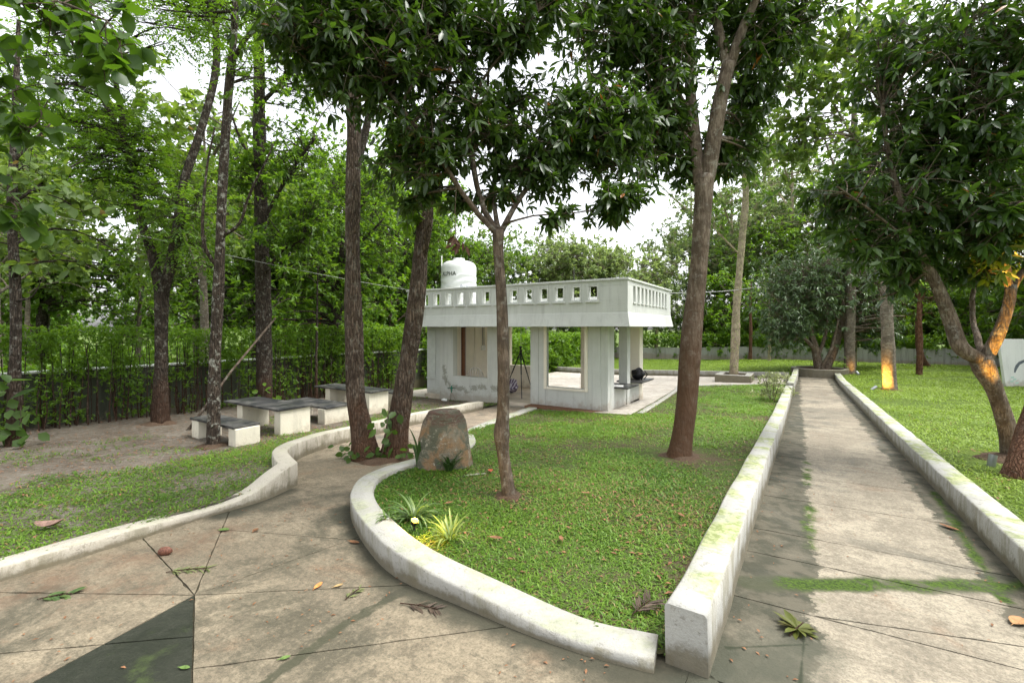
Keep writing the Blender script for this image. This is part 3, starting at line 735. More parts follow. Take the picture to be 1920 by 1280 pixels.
# concrete laid in panels: each panel a part of its pavement, open joints between
def clip(poly, a, b, off):
    """keep the part of a convex polygon left of a->b, shrunk by off"""
    d = np.array(b, float)-np.array(a, float); d /= np.linalg.norm(d); n = np.array((-d[1], d[0])); out = []
    f = lambda p: float(np.dot(np.array(p)-np.array(a, float), n))-off
    for i in range(len(poly)):
        p, q_ = poly[i], poly[(i+1) % len(poly)]; fp, fq = f(p), f(q_)
        if fp >= 0: out.append(p)
        if fp*fq < 0:
            t = fp/(fp-fq); out.append((p[0]+(q_[0]-p[0])*t, p[1]+(q_[1]-p[1])*t))
    return out
def split(polys, a, b, gap=.003):
    r = []
    for p in polys:
        for c in (clip(p, a, b, gap), clip(p, b, a, gap)):
            if len(c) > 2: r.append(c)
    return r
def ragged(p):
    """chipped, slightly wandering panel edges"""
    out = []
    for i in range(len(p)):
        a, b = np.array(p[i]), np.array(p[(i+1) % len(p)]); L = np.linalg.norm(b-a); n = max(1, min(60, int(L/.07)))
        nn_ = np.array((b[1]-a[1], a[0]-b[0]))/max(L, 1e-6)
        for k in range(n):
            j = 0 if (k == 0) else (-abs(RNG.normal(0, .0022))-(.006 if RNG.random() < .06 else 0))
            out.append(tuple(a+(b-a)*k/n+nn_*j))
    return out
def panel(poly, mat, parent, lift=0.0, th=.06, name='concrete_panel', zf=terr):
    mb = MB()
    pcs = []
    l = clip(poly, (-.5, 0), (-.5, 1), 0); r = clip(poly, (-.5, 1), (-.5, 0), 0)
    for p in (l, r):
        if len(p) < 3: continue
        p = ragged(p); n = len(p); z = [float(zf(u[0], u[1]))+lift for u in p]
        mb.add([(u[0], u[1], zz-th) for u, zz in zip(p, z)]+[(u[0], u[1], zz) for u, zz in zip(p, z)],
               [tuple(range(n, 2*n))]+[(i, (i+1) % n, n+(i+1) % n, n+i) for i in range(n)])
    if mb.v: return mb.build(name, mat, parent)
def pavement(name):
    o = bpy.data.objects.new(name, None); COL.objects.link(o); o['kind'] = 'structure'; return o
plaza = pavement('plaza')
CEN = (-3.75, 1.59)
outer = [(-5.55,-1.6),(-.52,-1.6),(-.52,2.62),(-4.2,5.1),(-6.6,4.9),(-5.55,3.2)]
ends = [(-5.07,.85),(-4.86,1.75),(-5.19,2.51),(-3.57,2.72),(-2.64,2.39),(-2.76,1.16),(-3.52,.71)]
def ext(p, k=9): return (CEN[0]+(p[0]-CEN[0])*k, CEN[1]+(p[1]-CEN[1])*k)
# convex hull pieces of the plaza, fanned out from one joint crossing
big = [(-7.4,-1.6),(-.345,-1.6),(-.345,2.62),(-4.0,5.6),(-7.4,5.6)]
secs = []
for i in range(len(ends)):
    a, b = ends[i], ends[(i+1) % len(ends)]        # clockwise order seen from above
    p = clip(big, ext(a), CEN, .003); p = clip(p, CEN, ext(b), .003)
    secs.append(p)
for i, p in enumerate(secs):
    if len(p) < 3: continue
    if i == 5:                                      # the dark mossy panel
        for c in split([p], (-4.03,.68), (-3.25,1.32), .004):
            o = panel(c, M['dark_slab'], plaza, .001); o['label'] = 'dark green-black mossy concrete panel'
        continue
    cs = [p]
    if i == 4: cs = split(cs, (-2.71,1.38), (-1.87,2.17))
    if i == 3: cs = split(cs, (-4.6,2.43), (-3.4,2.9))
    if i == 2: cs = split(cs, (-4.81,2.35), (-3.65,2.78))
    if i == 6: cs = split(cs, (-4.03,.68), (-3.25,1.32))
    for c in cs: panel(c, M['plaza'], plaza)
path = pavement('footpath')
cuts = [-1.6, 1.2, 2.62, 3.58, 4.42, 5.0, 6.15, 7.3, 8.45, 9.6, 10.8, 12.0, 13.2, 14.4, 15.6, 16.8, 18, 19.2, 20.4, 21.6, 22.8, 24, 25.2, 26.4, 27.6]
for a, b in zip(cuts[:-1], cuts[1:]):
    tl = -.10 if a > 2.5 else 0
    xl = -.56 if a > 2 else -.335; sk = .12 if a > 2 else 0; s2 = .12 if b > 2.7 else 0
    p = [(xl, a+.004), (1.6, a+.004+sk), (1.6, b-.004+s2), (xl, b-.004)]
    if abs(a-3.58) < .01:
        for c in split([p], (.04,3.60), (1.6,4.1), .004): panel(c, M['path'], path)
    elif abs(a-2.62) < .01:
        for c in split([p], (.66,2.2), (1.3,3.9), .004): panel(c, M['path'], path)
    else: panel(p, M['path'], path)
lane = pavement('building_lane')
for a, b in ((4.95,6.4),(6.4,8.1),(8.1,9.8),(9.8,11.75)):
    for c in split([[(-7.95,a+.005),(-4.55,a+.005+.25),(-4.55,b-.003+.25),(-7.95,b-.003)]], (-6.2,a-1), (-6.25,b+1), .004):
        panel(c, M['lane'], lane, -.004)
court = pavement('courtyard')
for a in np.arange(11.7, 26.4, 2.1):
    for b in np.arange(-13.2, -.4, 2.56):
        if b > -4.3 and a < 19: continue
        if -12.2 < b < -5.5 and 11.9 < a < 13.7: continue
        panel([(b, a), (b+2.552, a), (b+2.552, a+2.092), (b, a+2.092)], M['court'], court, -.002)
for a in np.arange(11.55, 18.9, 1.5): panel([(-4.6, a), (-3.1, a), (-3.1, a+1.494), (-4.6, a+1.494)], M['court'], court, -.006)

# ---------------------------------------------------------------- kerb walls
def kerb(name, label, pts, width, mat, side=1, step=.12, rough=.010, drop=.15, cat='kerb wall', zf=terr, corner=None):
    if corner is None: P = crs([p+(.2,) if len(p) == 2 else p for p in pts], step)
    else:                                       # one sharp corner: no stations closer to it than the mitre needs
        c_ = np.array(pts[corner]); A_ = crs(pts[:corner+1], step); B_ = crs(pts[corner:], step)
        far_ = lambda q_: q_[np.hypot(q_[:,0]-c_[0], q_[:,1]-c_[1]) > .26]
        P = np.vstack([far_(A_), c_[None], far_(B_)])
    n = len(P); xy = P[:,:2]; h = P[:,2]
    t = np.gradient(xy, axis=0); t /= np.linalg.norm(t, axis=1)[:,None]
    nr = np.stack([-t[:,1], t[:,0]], 1)*side
    base = zf(xy[:,0], xy[:,1])
    k = np.arange(n)
    j = lambda s: (vnoise(k*step, k*0+s, 2.2, s)-.5)*2*rough
    W = np.full(n, float(width))
    if corner is not None:
        ci = int(np.argmin(np.hypot(xy[:,0]-c_[0], xy[:,1]-c_[1]))); d1 = xy[ci]-xy[ci-1]; d2 = xy[ci+1]-xy[ci]; d1 /= np.linalg.norm(d1); d2 /= np.linalg.norm(d2)
        tt_ = d1+d2; tt_ /= np.linalg.norm(tt_); nr[ci] = np.array((-tt_[1], tt_[0]))*side; W[ci] = width/max(.5, float(np.dot(tt_, d1)))
    prof = []
    ch = np.minimum(.016, h*.25)
    for o, zz, jo, jz in ((0*W, base-drop, 0, 0), (0*W, base+h*.45, 1, 0), (0*W, base+h-ch, 2, 3), (ch, base+h, 2, 3), (W-ch, base+h, 4, 3), (W, base+h-ch, 4, 3), (W, base-drop, 0, 0)):
        off = o+(j(jo) if jo else 0); z = zz+(j(jz)*.7 if jz else 0)
        prof.append(np.column_stack([xy+nr*off[:,None], z]))
    V = np.stack(prof, 1)                     # n,7,3
    hb = (V[:,:,2]-base[:,None])/h[:,None]
    m = V.shape[1]; ii = np.arange(n*m).reshape(n, m)
    Q = [np.stack([ii[:-1,a], ii[1:,a], ii[1:,a+1], ii[:-1,a+1]], -1) for a in range(m-1)]
    Q = np.concatenate(Q)
    if side > 0: Q = Q[:, ::-1]
    me = np_mesh(name, V, Q, attr={'hb': hb.ravel()})
    bm = bmesh.new(); bm.from_mesh(me); bm.verts.ensure_lookup_table()
    try:
        bm.faces.new([bm.verts[int(v)] for v in ii[0]]); bm.faces.new([bm.verts[int(v)] for v in ii[-1][::-1]])
    except Exception: pass
    bmesh.ops.recalc_face_normals(bm, faces=bm.faces)
    bm.to_mesh(me); bm.free()
    loc = (float(xy[0,0]), float(xy[0,1]), float(base[0]))
    return setp(link(name, me, mat, None, loc), label, cat)
kerb('curved_kerb', 'low curved white kerb wall sweeping round the middle lawn beside the plaza', ROUND, .24, M['kerb'], side=-1)
kerb('curved_kerb', 'low white kerb wall along the left lawn, jogging and then curving to the pavilion', LEFTK, .22, M['kerb_cream'], side=1, corner=8)
kerb('straight_kerb', 'tall straight white kerb wall with green moss on top, left side of footpath', [(x, y, .33) for x, y in KA], .225, M['kerb_mossy'], side=1, step=.16)
kerb('straight_kerb', 'short raised white kerb wall beside the round planter, far left of footpath', [(x, y, .42) for x, y in KB], .22, M['kerb_mossy'], side=1, step=.3)
kerb('straight_kerb', 'long straight white kerb wall along right side of footpath', [(x, y, .26) for x, y in KC], .25, M['kerb_mossy'], side=-1, step=.2)
kerb('lawn_edging', 'low grey stone edging beyond the courtyard in front of the far lawn', [(-13.4,26.7,.3),(-9,26.6,.3),(-4,26.45,.3),(-.35,26.3,.3)], .2, M['kerb_stone'], side=1, step=.5)
kerb('lawn_edging', 'thin pale concrete edging between middle lawn and courtyard', [(-.42,22.9,.08),(-2.4,21.7,.08),(-4.15,20.2,.08),(-4.05,18.2,.07),(-3.78,15.2,.06),(-3.55,11.75,.05)], .16, M['kerb_stone'], side=1, step=.3)

# ---------------------------------------------------------------- lawns
def inner(pts, w, side, step=.2):
    P = crs([p[:3] for p in pts], step)[:, :2]; t = np.gradient(P, axis=0); t /= np.linalg.norm(t, axis=1)[:,None]
    return [tuple(p) for p in P+np.stack([-t[:,1], t[:,0]], 1)*side*w]
fade = lambda y, a, b: 1-np.clip((np.asarray(y, float)-a)/(b-a), 0, 1)
def z_main(x, y):
    near = np.maximum(np.clip((-np.asarray(x)-.5)/2.4, 0, 1), np.clip((np.asarray(y)-2.8)/2.0, 0, 1))*.95
    return terr(x, y)+.03+.10*fade(y, 6, 11)*near+(fbm(x, y, .9, 3)-.5)*.05
def z_left(x, y):
    d = np.clip((-5.5-np.asarray(x))/3.0, 0, 1)
    return terr(x, y)+(.10+.1*np.clip((np.asarray(y)-2.5)/1.5, 0, 1))*(1-d)*fade(y, 5, 9)+.045*d+.045*(1-fade(y, 5, 9))*(1-d)+(fbm(x, y, .8, 4)-.5)*.05
def z_right(x, y): return terr(x, y)+.15+(fbm(x, y, .8, 5)-.5)*.06
def z_far(x, y): return terr(x, y)+.16+(fbm(x, y, .5, 6)-.5)*.06
r_in = inner(ROUND, .12, -1)
POLY_MAIN = r_in+[(-3.62,11.5),(-3.85,15.2),(-4.12,18.2),(-4.22,20.2),(-2.4,21.75),(-.42,22.95)]+[(float(xat(KA+KB, y))-.12, y) for y in (22,18.6,15,12.3,7.8,4.85,2.75)]
lk_in = inner(LEFTK, .11, 1)
POLY_LEFT = lk_in+[(-7.86,11.9),(-13.9,11.9),(-14.1,-4),(-5.42,-4)]
POLY_RIGHT = [(float(xat(KC, y))+.13, y) for y in (-1,5,9.5,18,27.6)]+[(2.4,30.2),(.9,31.2),(.9,39.0),(30,39.0),(30,-1)]
POLY_FAR = [(-13.3,26.82),(-9,26.72),(-4,26.57),(-.2,26.42),(-.1,28.6),(.9,31.2),(.9,39.0),(-13.6,39.0)]
sheet('middle_lawn', POLY_MAIN, z_main, .3, M['lawn_soil'])
sheet('left_ground', POLY_LEFT, z_left, .35, M['soil'])
sheet('right_lawn', POLY_RIGHT, z_right, .6, M['lawn_far'])
sheet('far_lawn', POLY_FAR, z_far, .8, M['lawn_far'])

def blades(P, L, Wd, flat, tint):
    """P (n,3): bent two-quad-ish blades as folded kites"""
    n = len(P); az = RNG.uniform(0, 2*PI, n)
    el = RNG.uniform(.15, 1.0, n)*(1-flat)+.1
    d = np.stack([np.cos(az)*np.cos(el), np.sin(az)*np.cos(el), np.sin(el)], 1)
    s = np.stack([-np.sin(az), np.cos(az), np.zeros(n)], 1)
    mid = P+d*(L*.5)[:,None]
    tip = P+d*L[:,None]-np.array([0,0,1])*(L*.28)[:,None]
    V = np.stack([P, mid+s*(Wd*.5)[:,None], tip, mid-s*(Wd*.5)[:,None]], 1).reshape(-1, 3)
    q = np.arange(4*n).reshape(n, 4)
    # split along the length so the blade can bend
    t = np.concatenate([q[:, [0,1,3]], q[:, [1,2,3]]])
    return np_mesh('g', V, None, t, attr={'tint': np.repeat(tint, 4)})
def scatter(poly, n, zf, keep):
    A = np.array([p[:2] for p in poly]); x = RNG.uniform(A[:,0].min(), A[:,0].max(), n); y = RNG.uniform(A[:,1].min(), A[:,1].max(), n)
    ok = inside(poly, x, y); x, y = x[ok], y[ok]
    ok = keep(x, y) > RNG.uniform(0, 1, len(x)); x, y = x[ok], y[ok]
    return np.column_stack([x, y, zf(x, y)])
def frame_ok(x, y):                       # in or near the field of view
    X = .847*x+.531*y; Y = -.531*x+.847*y
    return (np.abs(X) < Y*1.2+.7) & (Y > .5)
def dist(x, y): return np.hypot(x, y)
def lawn(name, label, poly, zf, n, keep, mat, L0=.054, W0=.0100, flat=.25, grow=.10, tb=.0):
    P = scatter(poly, n, zf, lambda x, y: keep(x, y)*frame_ok(x, y)*np.clip((4.5/np.maximum(dist(x, y), 4.5))**1.2, 0, 1))
    D = np.clip(dist(P[:,0], P[:,1]), 3.5, 40)
    sc = (D/4.0)**.45
    vig = .62+.8*fbm(P[:,0], P[:,1], 1.6, 61)
    L = L0*sc*RNG.uniform(.5, 1.5, len(P))*vig; Wd = W0*sc*RNG.uniform(.7, 1.35, len(P))
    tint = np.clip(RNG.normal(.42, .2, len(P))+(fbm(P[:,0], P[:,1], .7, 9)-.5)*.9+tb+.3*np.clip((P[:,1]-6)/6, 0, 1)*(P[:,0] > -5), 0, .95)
    dead = RNG.random(len(P)) < .04+.3*np.clip(fbm(P[:,0], P[:,1], .55, 12)*2.2-1.15, 0, 1)
    tint[dead] = 1.0
    P[:,2] -= .005
    me = blades(P, L, Wd, flat, tint)
    print(name, len(P), 'blades')
    return setp(link(name, me, mat), label, 'grass', kind='stuff')
def k_main(x, y):
    m = fbm(x, y, .75, 21); bare = np.clip((m-.34)/.14, .14, 1)
    kx = xat(KA, y)-.22
    edge = np.clip((kx-x)/1.1+.05+(fbm(x, y, 1.5, 5)-.5)*1.3, .1, 1)*(y < 8)+(y >= 8)*np.clip((kx-x)/.5+.3, .2, 1)
    tr = np.clip((np.hypot(x+1.5, y-7.2)-.35)/.5, 0, 1)*np.clip((np.hypot(x+2.73, y-4.3)-.1)/.35, .05, 1)
    bld = np.clip((11.5-y)/.8, 0, 1)*(x < -3.6)+(x >= -3.6)
    return bare*edge*tr*bld
lawn('lawn_grass', 'broad-bladed grass of the middle lawn with thin brown patches', POLY_MAIN, z_main, 880000, k_main, M['grass'])
def k_left(x, y):
    dk = x*0+9.
    K = crs([p for p in LEFTK], .3)
    for p in K: dk = np.minimum(dk, np.hypot(x-p[0], y-p[1]))
    band = 1.6+1.5*fade(y, 2, 5)+(fbm(x, y, .8, 31)-.5)*1.6
    dens = np.clip((band-dk)/.6, 0, 1)
    weeds = np.clip(fbm(x, y, 1.1, 41)*3-1.75, 0, .25)*(x > -11.5)
    return np.maximum(dens*np.clip(fbm(x, y, 1.3, 33)*3-.35, .35, 1), weeds)
lawn('lawn_grass', 'short grass along the left kerb thinning out into swept soil', POLY_LEFT, z_left, 520000, k_left, M['grass'])
def k_right(x, y):
    kx = xat(KC, y)+.25
    return np.clip((x-kx)/.4+.35, .2, 1)*np.clip((fbm(x, y, .55, 51)-.30)/.12, .12, 1)*np.clip((np.hypot(x-2.7, y-9.3)-.4)/.8, .15, 1)
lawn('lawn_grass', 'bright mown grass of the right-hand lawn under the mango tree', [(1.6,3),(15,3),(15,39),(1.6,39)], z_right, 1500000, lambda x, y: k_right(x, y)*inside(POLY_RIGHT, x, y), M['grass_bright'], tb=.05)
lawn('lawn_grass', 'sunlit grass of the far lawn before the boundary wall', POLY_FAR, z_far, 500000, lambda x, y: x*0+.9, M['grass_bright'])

# dry litter on the soil and lawns
def litter(poly, zf, n, keep, s):
    P = scatter(poly, n, zf, lambda x, y: keep(x, y)*frame_ok(x, y)); k = len(P)
    P[:,2] += .012+RNG.uniform(0, .012, k)
    return P, s*RNG.uniform(.5, 1.5, k)
LP, LS = zip(*[litter(POLY_MAIN, z_main, 5200, lambda x, y: np.clip(fbm(x, y, .6, 12)*3-1.0, .05, 1)*(y < 12), .03),
               litter(POLY_LEFT, z_left, 9000, lambda x, y: .25+.6*(x < -8), .028),
               litter([(1.7,1),(9,1),(9,16),(1.7,16)], z_right, 2600, lambda x, y: .5+0*x, .035),
               litter([(-5.3,.2),(-.4,.2),(-.4,2.45),(-4.2,3.3),(-5.3,3.3)], lambda x, y: terr(x, y)-.008, 900, lambda x, y: np.clip(fbm(x, y, 1.2, 71)*3-1.2, .04, .8), .016),
               litter([(-.35,2.8),(1.44,2.8),(1.44,14),(-.35,14)], lambda x, y: terr(x, y)-.008, 1100, lambda x, y: np.where((x < -.1) | (x > 1.2), .7, .12), .016),
               litter([(-7.4,4.6),(-4.9,4.6),(-5.6,7),(-6.4,11),(-7.5,11)], lambda x, y: terr(x, y)-.008, 700, lambda x, y: .5+0*x, .022)])
LP = np.concatenate(LP); LS = np.concatenate(LS)
setp(link('leaf_litter', blades(LP, LS*1.6, LS*.7, .95, RNG.uniform(0, 1, len(LP))), M['dry_leaf']), 'dry brown leaf litter and twigs scattered over soil and lawns', 'leaf litter', kind='stuff')
# ---------------------------------------------------------------- trees
LAT = np.array((.847, .531, 0)); DEP = np.array((-.531, .847, 0)); UP = np.array((0, 0, 1.0))
KIND = {  # leaf length, width, leaves per spray, spray type, droop, spray angle, near (8-triangle) leaf
 'mango': dict(L=.18, W=.054, per=10, mode='whorl', droop=.55, ang=(35,100), hi=True),
 'mango_far': dict(L=.24, W=.065, per=11, mode='whorl', droop=.75, ang=(35,105), hi=False),
 'broad': dict(L=.17, W=.06, per=9, mode='whorl', droop=.35, ang=(40,95), hi=True),
 'compound': dict(L=.105, W=.038, per=16, mode='pinnate', droop=.35, R=.42, hi=False),
 'compound_far': dict(L=.16, W=.065, per=14, mode='pinnate', droop=.35, R=.6, hi=False),
 'teak': dict(L=.30, W=.20, per=6, mode='whorl', droop=.45, ang=(50,100), hi=True),
 'teak_far': dict(L=.36, W=.24, per=8, mode='whorl', droop=.4, ang=(45,100), hi=False),
 'big': dict(L=.19, W=.135, per=5, mode='whorl', droop=.75, ang=(50,100), hi=True),
 'small': dict(L=.12, W=.06, per=13, mode='whorl', droop=.3, ang=(30,100), hi=False),
}
def nrm(v): return v/np.maximum(np.linalg.norm(v, axis=-1, keepdims=True), 1e-9)
def leaf_mesh(name, P, D, N, L, W, tint, hi, droop=.18):
    n = len(P); N = nrm(N-D*(N*D).sum(1, keepdims=True)); S = np.cross(D, N)
    L = L[:,None]; W = W[:,None]
    if hi:
        c1 = P+D*L*.33-N*W*.10; c2 = P+D*L*.68-N*L*droop*.45-N*W*.08
        tip = P+D*L-N*L*droop
        V = np.stack([P, c1+S*W*.46+N*W*.14, c1, c1-S*W*.46+N*W*.14, c2+S*W*.40+N*W*.12, c2, c2-S*W*.40+N*W*.12, tip], 1)
        o = (np.arange(n)*8)[:,None]
        t = np.concatenate([o+np.array([[0,1,2]]), o+np.array([[0,2,3]]), o+np.array([[4,7,5]]), o+np.array([[5,7,6]])])
        q = np.concatenate([o+np.array([[1,4,5,2]]), o+np.array([[2,5,6,3]])])
        return np_mesh(name, V, q, t, {'tint': np.repeat(tint, 8)})
    m = P+D*L*.48
    V = np.stack([P, m+S*W*.5+N*W*.12, P+D*L-N*L*droop, m-S*W*.5+N*W*.12], 1)
    o = (np.arange(n)*4)[:,None]
    t = np.concatenate([o+np.array([[0,1,2]]), o+np.array([[0,2,3]])])
    return np_mesh(name, V, None, t, {'tint': np.repeat(tint, 4)})
def sprays(tips, axes, kd, scale, tmean=.4, tsd=.22):
    """leaf arrays for spray tips (n,3) with axes (n,3)"""
    n = len(tips); k = kd['per']; L0 = kd['L']*scale; W0 = kd['W']*scale
    a = nrm(np.cross(axes, nrm(RNG.normal(size=(n,3))+1e-3))); b = np.cross(axes, a)
    T = np.repeat(tips, k, 0); A = np.repeat(axes, k, 0); a = np.repeat(a, k, 0); b = np.repeat(b, k, 0)
    i = np.tile(np.arange(k), n); m = n*k
    if kd['mode'] == 'whorl':
        lo, hi = np.radians(kd['ang'][0]), np.radians(kd['ang'][1])
        ph = RNG.uniform(lo, hi, m); az = i*2.4+np.repeat(RNG.uniform(0, 6.28, n), k)+RNG.normal(0, .25, m)
        D = A*np.cos(ph)[:,None]+(a*np.cos(az)[:,None]+b*np.sin(az)[:,None])*np.sin(ph)[:,None]
        D[:,2] -= kd['droop']*RNG.uniform(.5, 1.3, m)
        P = T-A*(RNG.uniform(0, .45, m)*L0)[:,None]
    else:
        f = (i//2+.6)/(k/2.0); sd = np.where(i % 2 == 0, 1.0, -1.0)
        A2 = A.copy(); A2[:,2] -= kd['droop']*f; A2 = nrm(A2)
        hz = nrm(np.cross(A2, UP)+1e-4)
        P = T+A2*(f*kd['R']*scale)[:,None]
        D = hz*sd[:,None]+A2*.55; D[:,2] -= .25
        D += RNG.normal(0, .16, (m,3))
    D = nrm(D)
    N = UP+RNG.normal(0, .42, (m,3))
    sz = np.repeat(RNG.uniform(.6, 1.2, n), k); L = L0*RNG.uniform(.55, 1.25, m)*sz; W = W0*RNG.uniform(.75, 1.25, m)*sz**.8
    tint = np.clip(np.repeat(RNG.normal(tmean, tsd*.7, n), k)+RNG.normal(0, tsd*.6, m), 0, .95)
    tint[RNG.random(m) < .004] = 1.0
    kp = RNG.random(m) > np.repeat(RNG.uniform(0, .5, n), k)
    return P[kp], D[kp], N[kp], L[kp], W[kp], tint[kp]
def tubes_mesh(name, paths, radii, sides):
    """many thin twigs at once: paths (n,s,3), radii (n,s)"""
    n, s, _ = paths.shape
    d = nrm(np.gradient(paths, axis=1)); u = nrm(np.cross(d, np.broadcast_to(np.array((.31,.77,.55)), d.shape))); v = np.cross(d, u)
    ang = np.arange(sides)*2*PI/sides
    V = paths[:,:,None]+(u[:,:,None]*np.cos(ang)[None,None,:,None]+v[:,:,None]*np.sin(ang)[None,None,:,None])*radii[:,:,None,None]
    ii = np.arange(n*s*sides).reshape(n, s, sides); jj = np.roll(ii, -1, 2)
    q = np.stack([ii[:,:-1], jj[:,:-1], jj[:,1:], ii[:,1:]], -1).reshape(-1, 4)
    return V.reshape(-1, 3), q
def bark_tube(mb, P, root, wob, seed, n=22):
    """a thick limb with ridged bark, knots and, at the ground, spreading root flanges"""
    rr = np.random.default_rng(seed); m = len(P); xyz = P[:,:3]; r = P[:,3].copy(); s = np.concatenate([[0], np.cumsum(np.linalg.norm(np.diff(xyz, axis=0), axis=1))])
    a = np.arange(n)*2*PI/n; ca, sa = np.cos(a), np.sin(a)
    S = s[:,None]; A = a[None]; ph = rr.uniform(0, 6.28, 6)
    f = 1+wob*(.5*np.sin(2*A+ph[0]+S*1.3)+.35*np.sin(3*A+ph[1]-S*1.9)+.4*np.sin(S*3.1+ph[2])+.2*np.sin(5*A+ph[3]+S*2.6))
    f = f+.16*wob/.09*(fbm(ca[None]*2.2+S*.9+seed, sa[None]*2.2+S*1.3, 1.0, seed % 50)-.5)+.10*(vnoise(ca[None]*5+S*.7+seed, sa[None]*5-S*.9, 1.0, seed % 37)-.5)
    for _ in range(int(rr.integers(2, 5)*max(1, s[-1]/2))):
        s0, a0, h0 = rr.uniform(.2, s[-1]), rr.uniform(0, 6.28), rr.uniform(.06, .2)
        da = np.abs((A-a0+PI) % (2*PI)-PI); f = f+h0*np.exp(-((S-s0)/(.5*r.mean()+.02))**2-(da/.5)**2)
    if root:
        fl = np.exp(-S/.13); f = f+fl*(.22+.24*np.clip(np.sin(5*A+ph[4]), 0, 1)+.12*np.clip(np.sin(3*A+ph[5]), 0, 1))
    v = []; up = None
    T = nrm(np.gradient(xyz, axis=0))
    for i in range(m):
        d = T[i]
        if up is None: up = np.cross(d, (.3,.8,.1))
        up = up-d*np.dot(up, d); up = up/np.linalg.norm(up); b = np.cross(d, up)
        v += [tuple(q_) for q_ in xyz[i]+(np.outer(ca, up)+np.outer(sa, b))*(r[i]*f[i])[:,None]]
    fc = [(i*n+k, i*n+(k+1) % n, (i+1)*n+(k+1) % n, (i+1)*n+k) for i in range(m-1) for k in range(n)]
    mb.add(v, fc+[tuple((m-1)*n+k for k in range(n))])
def limb_mesh(name, limbs, tw_paths=(), wob=.09, step=.16, knots=0):
    """all limbs of one tree joined with its twigs in one mesh"""
    mb = MB(); nodes = []
    for li, l in enumerate(limbs):
        P = crs(l, step); r = np.maximum(P[:,3], .004)
        big_ = r.max() > .05
        xyz = P[:,:3].copy()
        if li == 0 and big_:                        # root flare
            h = xyz[:,2]-xyz[0,2]; r = r*(1+.30*np.exp(-h/.14))
        jit = np.clip(r, 0, .05)*.25
        xyz[1:-1] += (RNG.normal(size=(len(xyz)-2, 3))*jit[1:-1,None]*.6) if len(xyz) > 2 else 0
        if big_: bark_tube(mb, crs(l, .075), li == 0, wob, li+int(abs(P[0,0])*10))
        else: mb.tube([tuple(p) for p in xyz], list(r), 8 if r.max() > .025 else 5, True, wob, li+int(abs(P[0,0])*10))
        nodes.append(np.column_stack([xyz, r]))
    V = [np.array(mb.v)]; n = len(mb.v); faces = list(mb.f)
    for tp, tr, sd in tw_paths:
        v, q_ = tubes_mesh('t', tp, tr, sd); faces += [tuple(x) for x in (q_+n).tolist()]; V.append(v); n += len(v)
    me = bpy.data.meshes.new(name); me.from_pydata(np.concatenate(V).tolist(), [], faces); me.update()
    for p in me.polygons: p.use_smooth = True
    return me, nodes
def grow(limbs, crowns, kd, scale, dens=1.0, rot=True, tmean=.4, clump=.30, sub=8):
    nodes = np.concatenate([crs(l, .2)[(0 if i else 4):] if len(crs(l, .2)) > 5 else crs(l, .2) for i, l in enumerate(limbs)])
    leaves = []; subp = []; subr = []; twp = []; twr = []
    for c in crowns:
        ctr = np.array(c[:3]); rh, rz, rd, ns = c[3], c[4], c[5], c[6]
        ns = max(2, int(ns*dens)); K = max(2, ns//sub)
        def rand(n, p):
            u = nrm(RNG.normal(size=(n,3)))*(RNG.random((n,1))**p)
            return LAT*(u[:,:1]*rh)+DEP*(u[:,1:2]*rd)+UP*(u[:,2:]*rz)
        sc_ = ctr+rand(K, .42)
        dist_ = np.linalg.norm(nodes[None,:,:3]-sc_[:,None], axis=2)+.7*np.maximum(0, nodes[None,:,2]-sc_[:,None,2])
        at = nodes[dist_.argmin(1)]
        t = np.linspace(0, 1, 6)[None,:,None]
        ln = np.linalg.norm(sc_-at[:,:3], axis=1)[:,None,None]
        mid = RNG.normal(0, .09, (K,1,3))*ln+np.array((0,0,.08))*ln
        pp = at[:,None,:3]*(1-t)+sc_[:,None]*t+mid*4*t*(1-t)
        subp.append(pp); r0 = np.clip(np.minimum(at[:,3]*.7, .010+ln[:,0,0]*.011), .005, .06)
        subr.append(r0[:,None]*np.linspace(1, .4, 6)[None])
        own = RNG.integers(0, K, ns)
        rr = clump*np.array((rh+rd, rh+rd, 2*rz))/2
        start = pp[own, RNG.integers(3, 6, ns)]
        tip = start+RNG.normal(size=(ns,3))*rr
        ax = nrm(tip-start+.35*(tip-ctr)+np.array((0,0,.12)))
        t3 = np.linspace(0, 1, 4)[None,:,None]
        bend = np.array((0,0,.07))*np.linalg.norm(tip-start, axis=1)[:,None,None]*4*t3*(1-t3)
        twp.append(start[:,None]*(1-t3)+tip[:,None]*t3+bend); twr.append(np.full((ns,1), .0045)*np.linspace(1.2, .6, 4)[None]*max(1, scale))
        leaves.append(sprays(tip, ax, kd, scale, tmean))
    arr = [np.concatenate(x) for x in zip(*leaves)]
    return arr, [(np.concatenate(subp), np.concatenate(subr), 5), (np.concatenate(twp), np.concatenate(twr), 3)]
def tree(name, label, key, kind, barkm, leafm, scale=1.0, dens=1.0, tmean=.4, wob=.09, group=None, data=None, clump=.30, sub=8):
    limbs, crowns = data or TREE[key]
    b = limbs[0][0]; loc = (b[0], b[1], tz(b[0], b[1]))
    th = thing(name, label, 'tree', loc, group)
    arr, tw = grow(limbs, crowns, KIND[kind], scale, dens, tmean=tmean, clump=clump, sub=sub)
    me, _ = limb_mesh('trunk', limbs, tw, wob)
    link('trunk', me, barkm, th)
    link('crown', leaf_mesh('crown', *arr, KIND[kind]['hi']), leafm, th)
    return th
def copy_tree(src, x, y, s, rz, label=None):
    o = src.copy(); COL.objects.link(o); o.location = (x, y, tz(x, y)-.07); o.scale = (s, s, s*random.uniform(.9, 1.12)); o.rotation_euler = (0, 0, rz)
    if label: o['label'] = label
    for ch in src.children:
        c = ch.copy(); COL.objects.link(c); c.parent = o
    return o

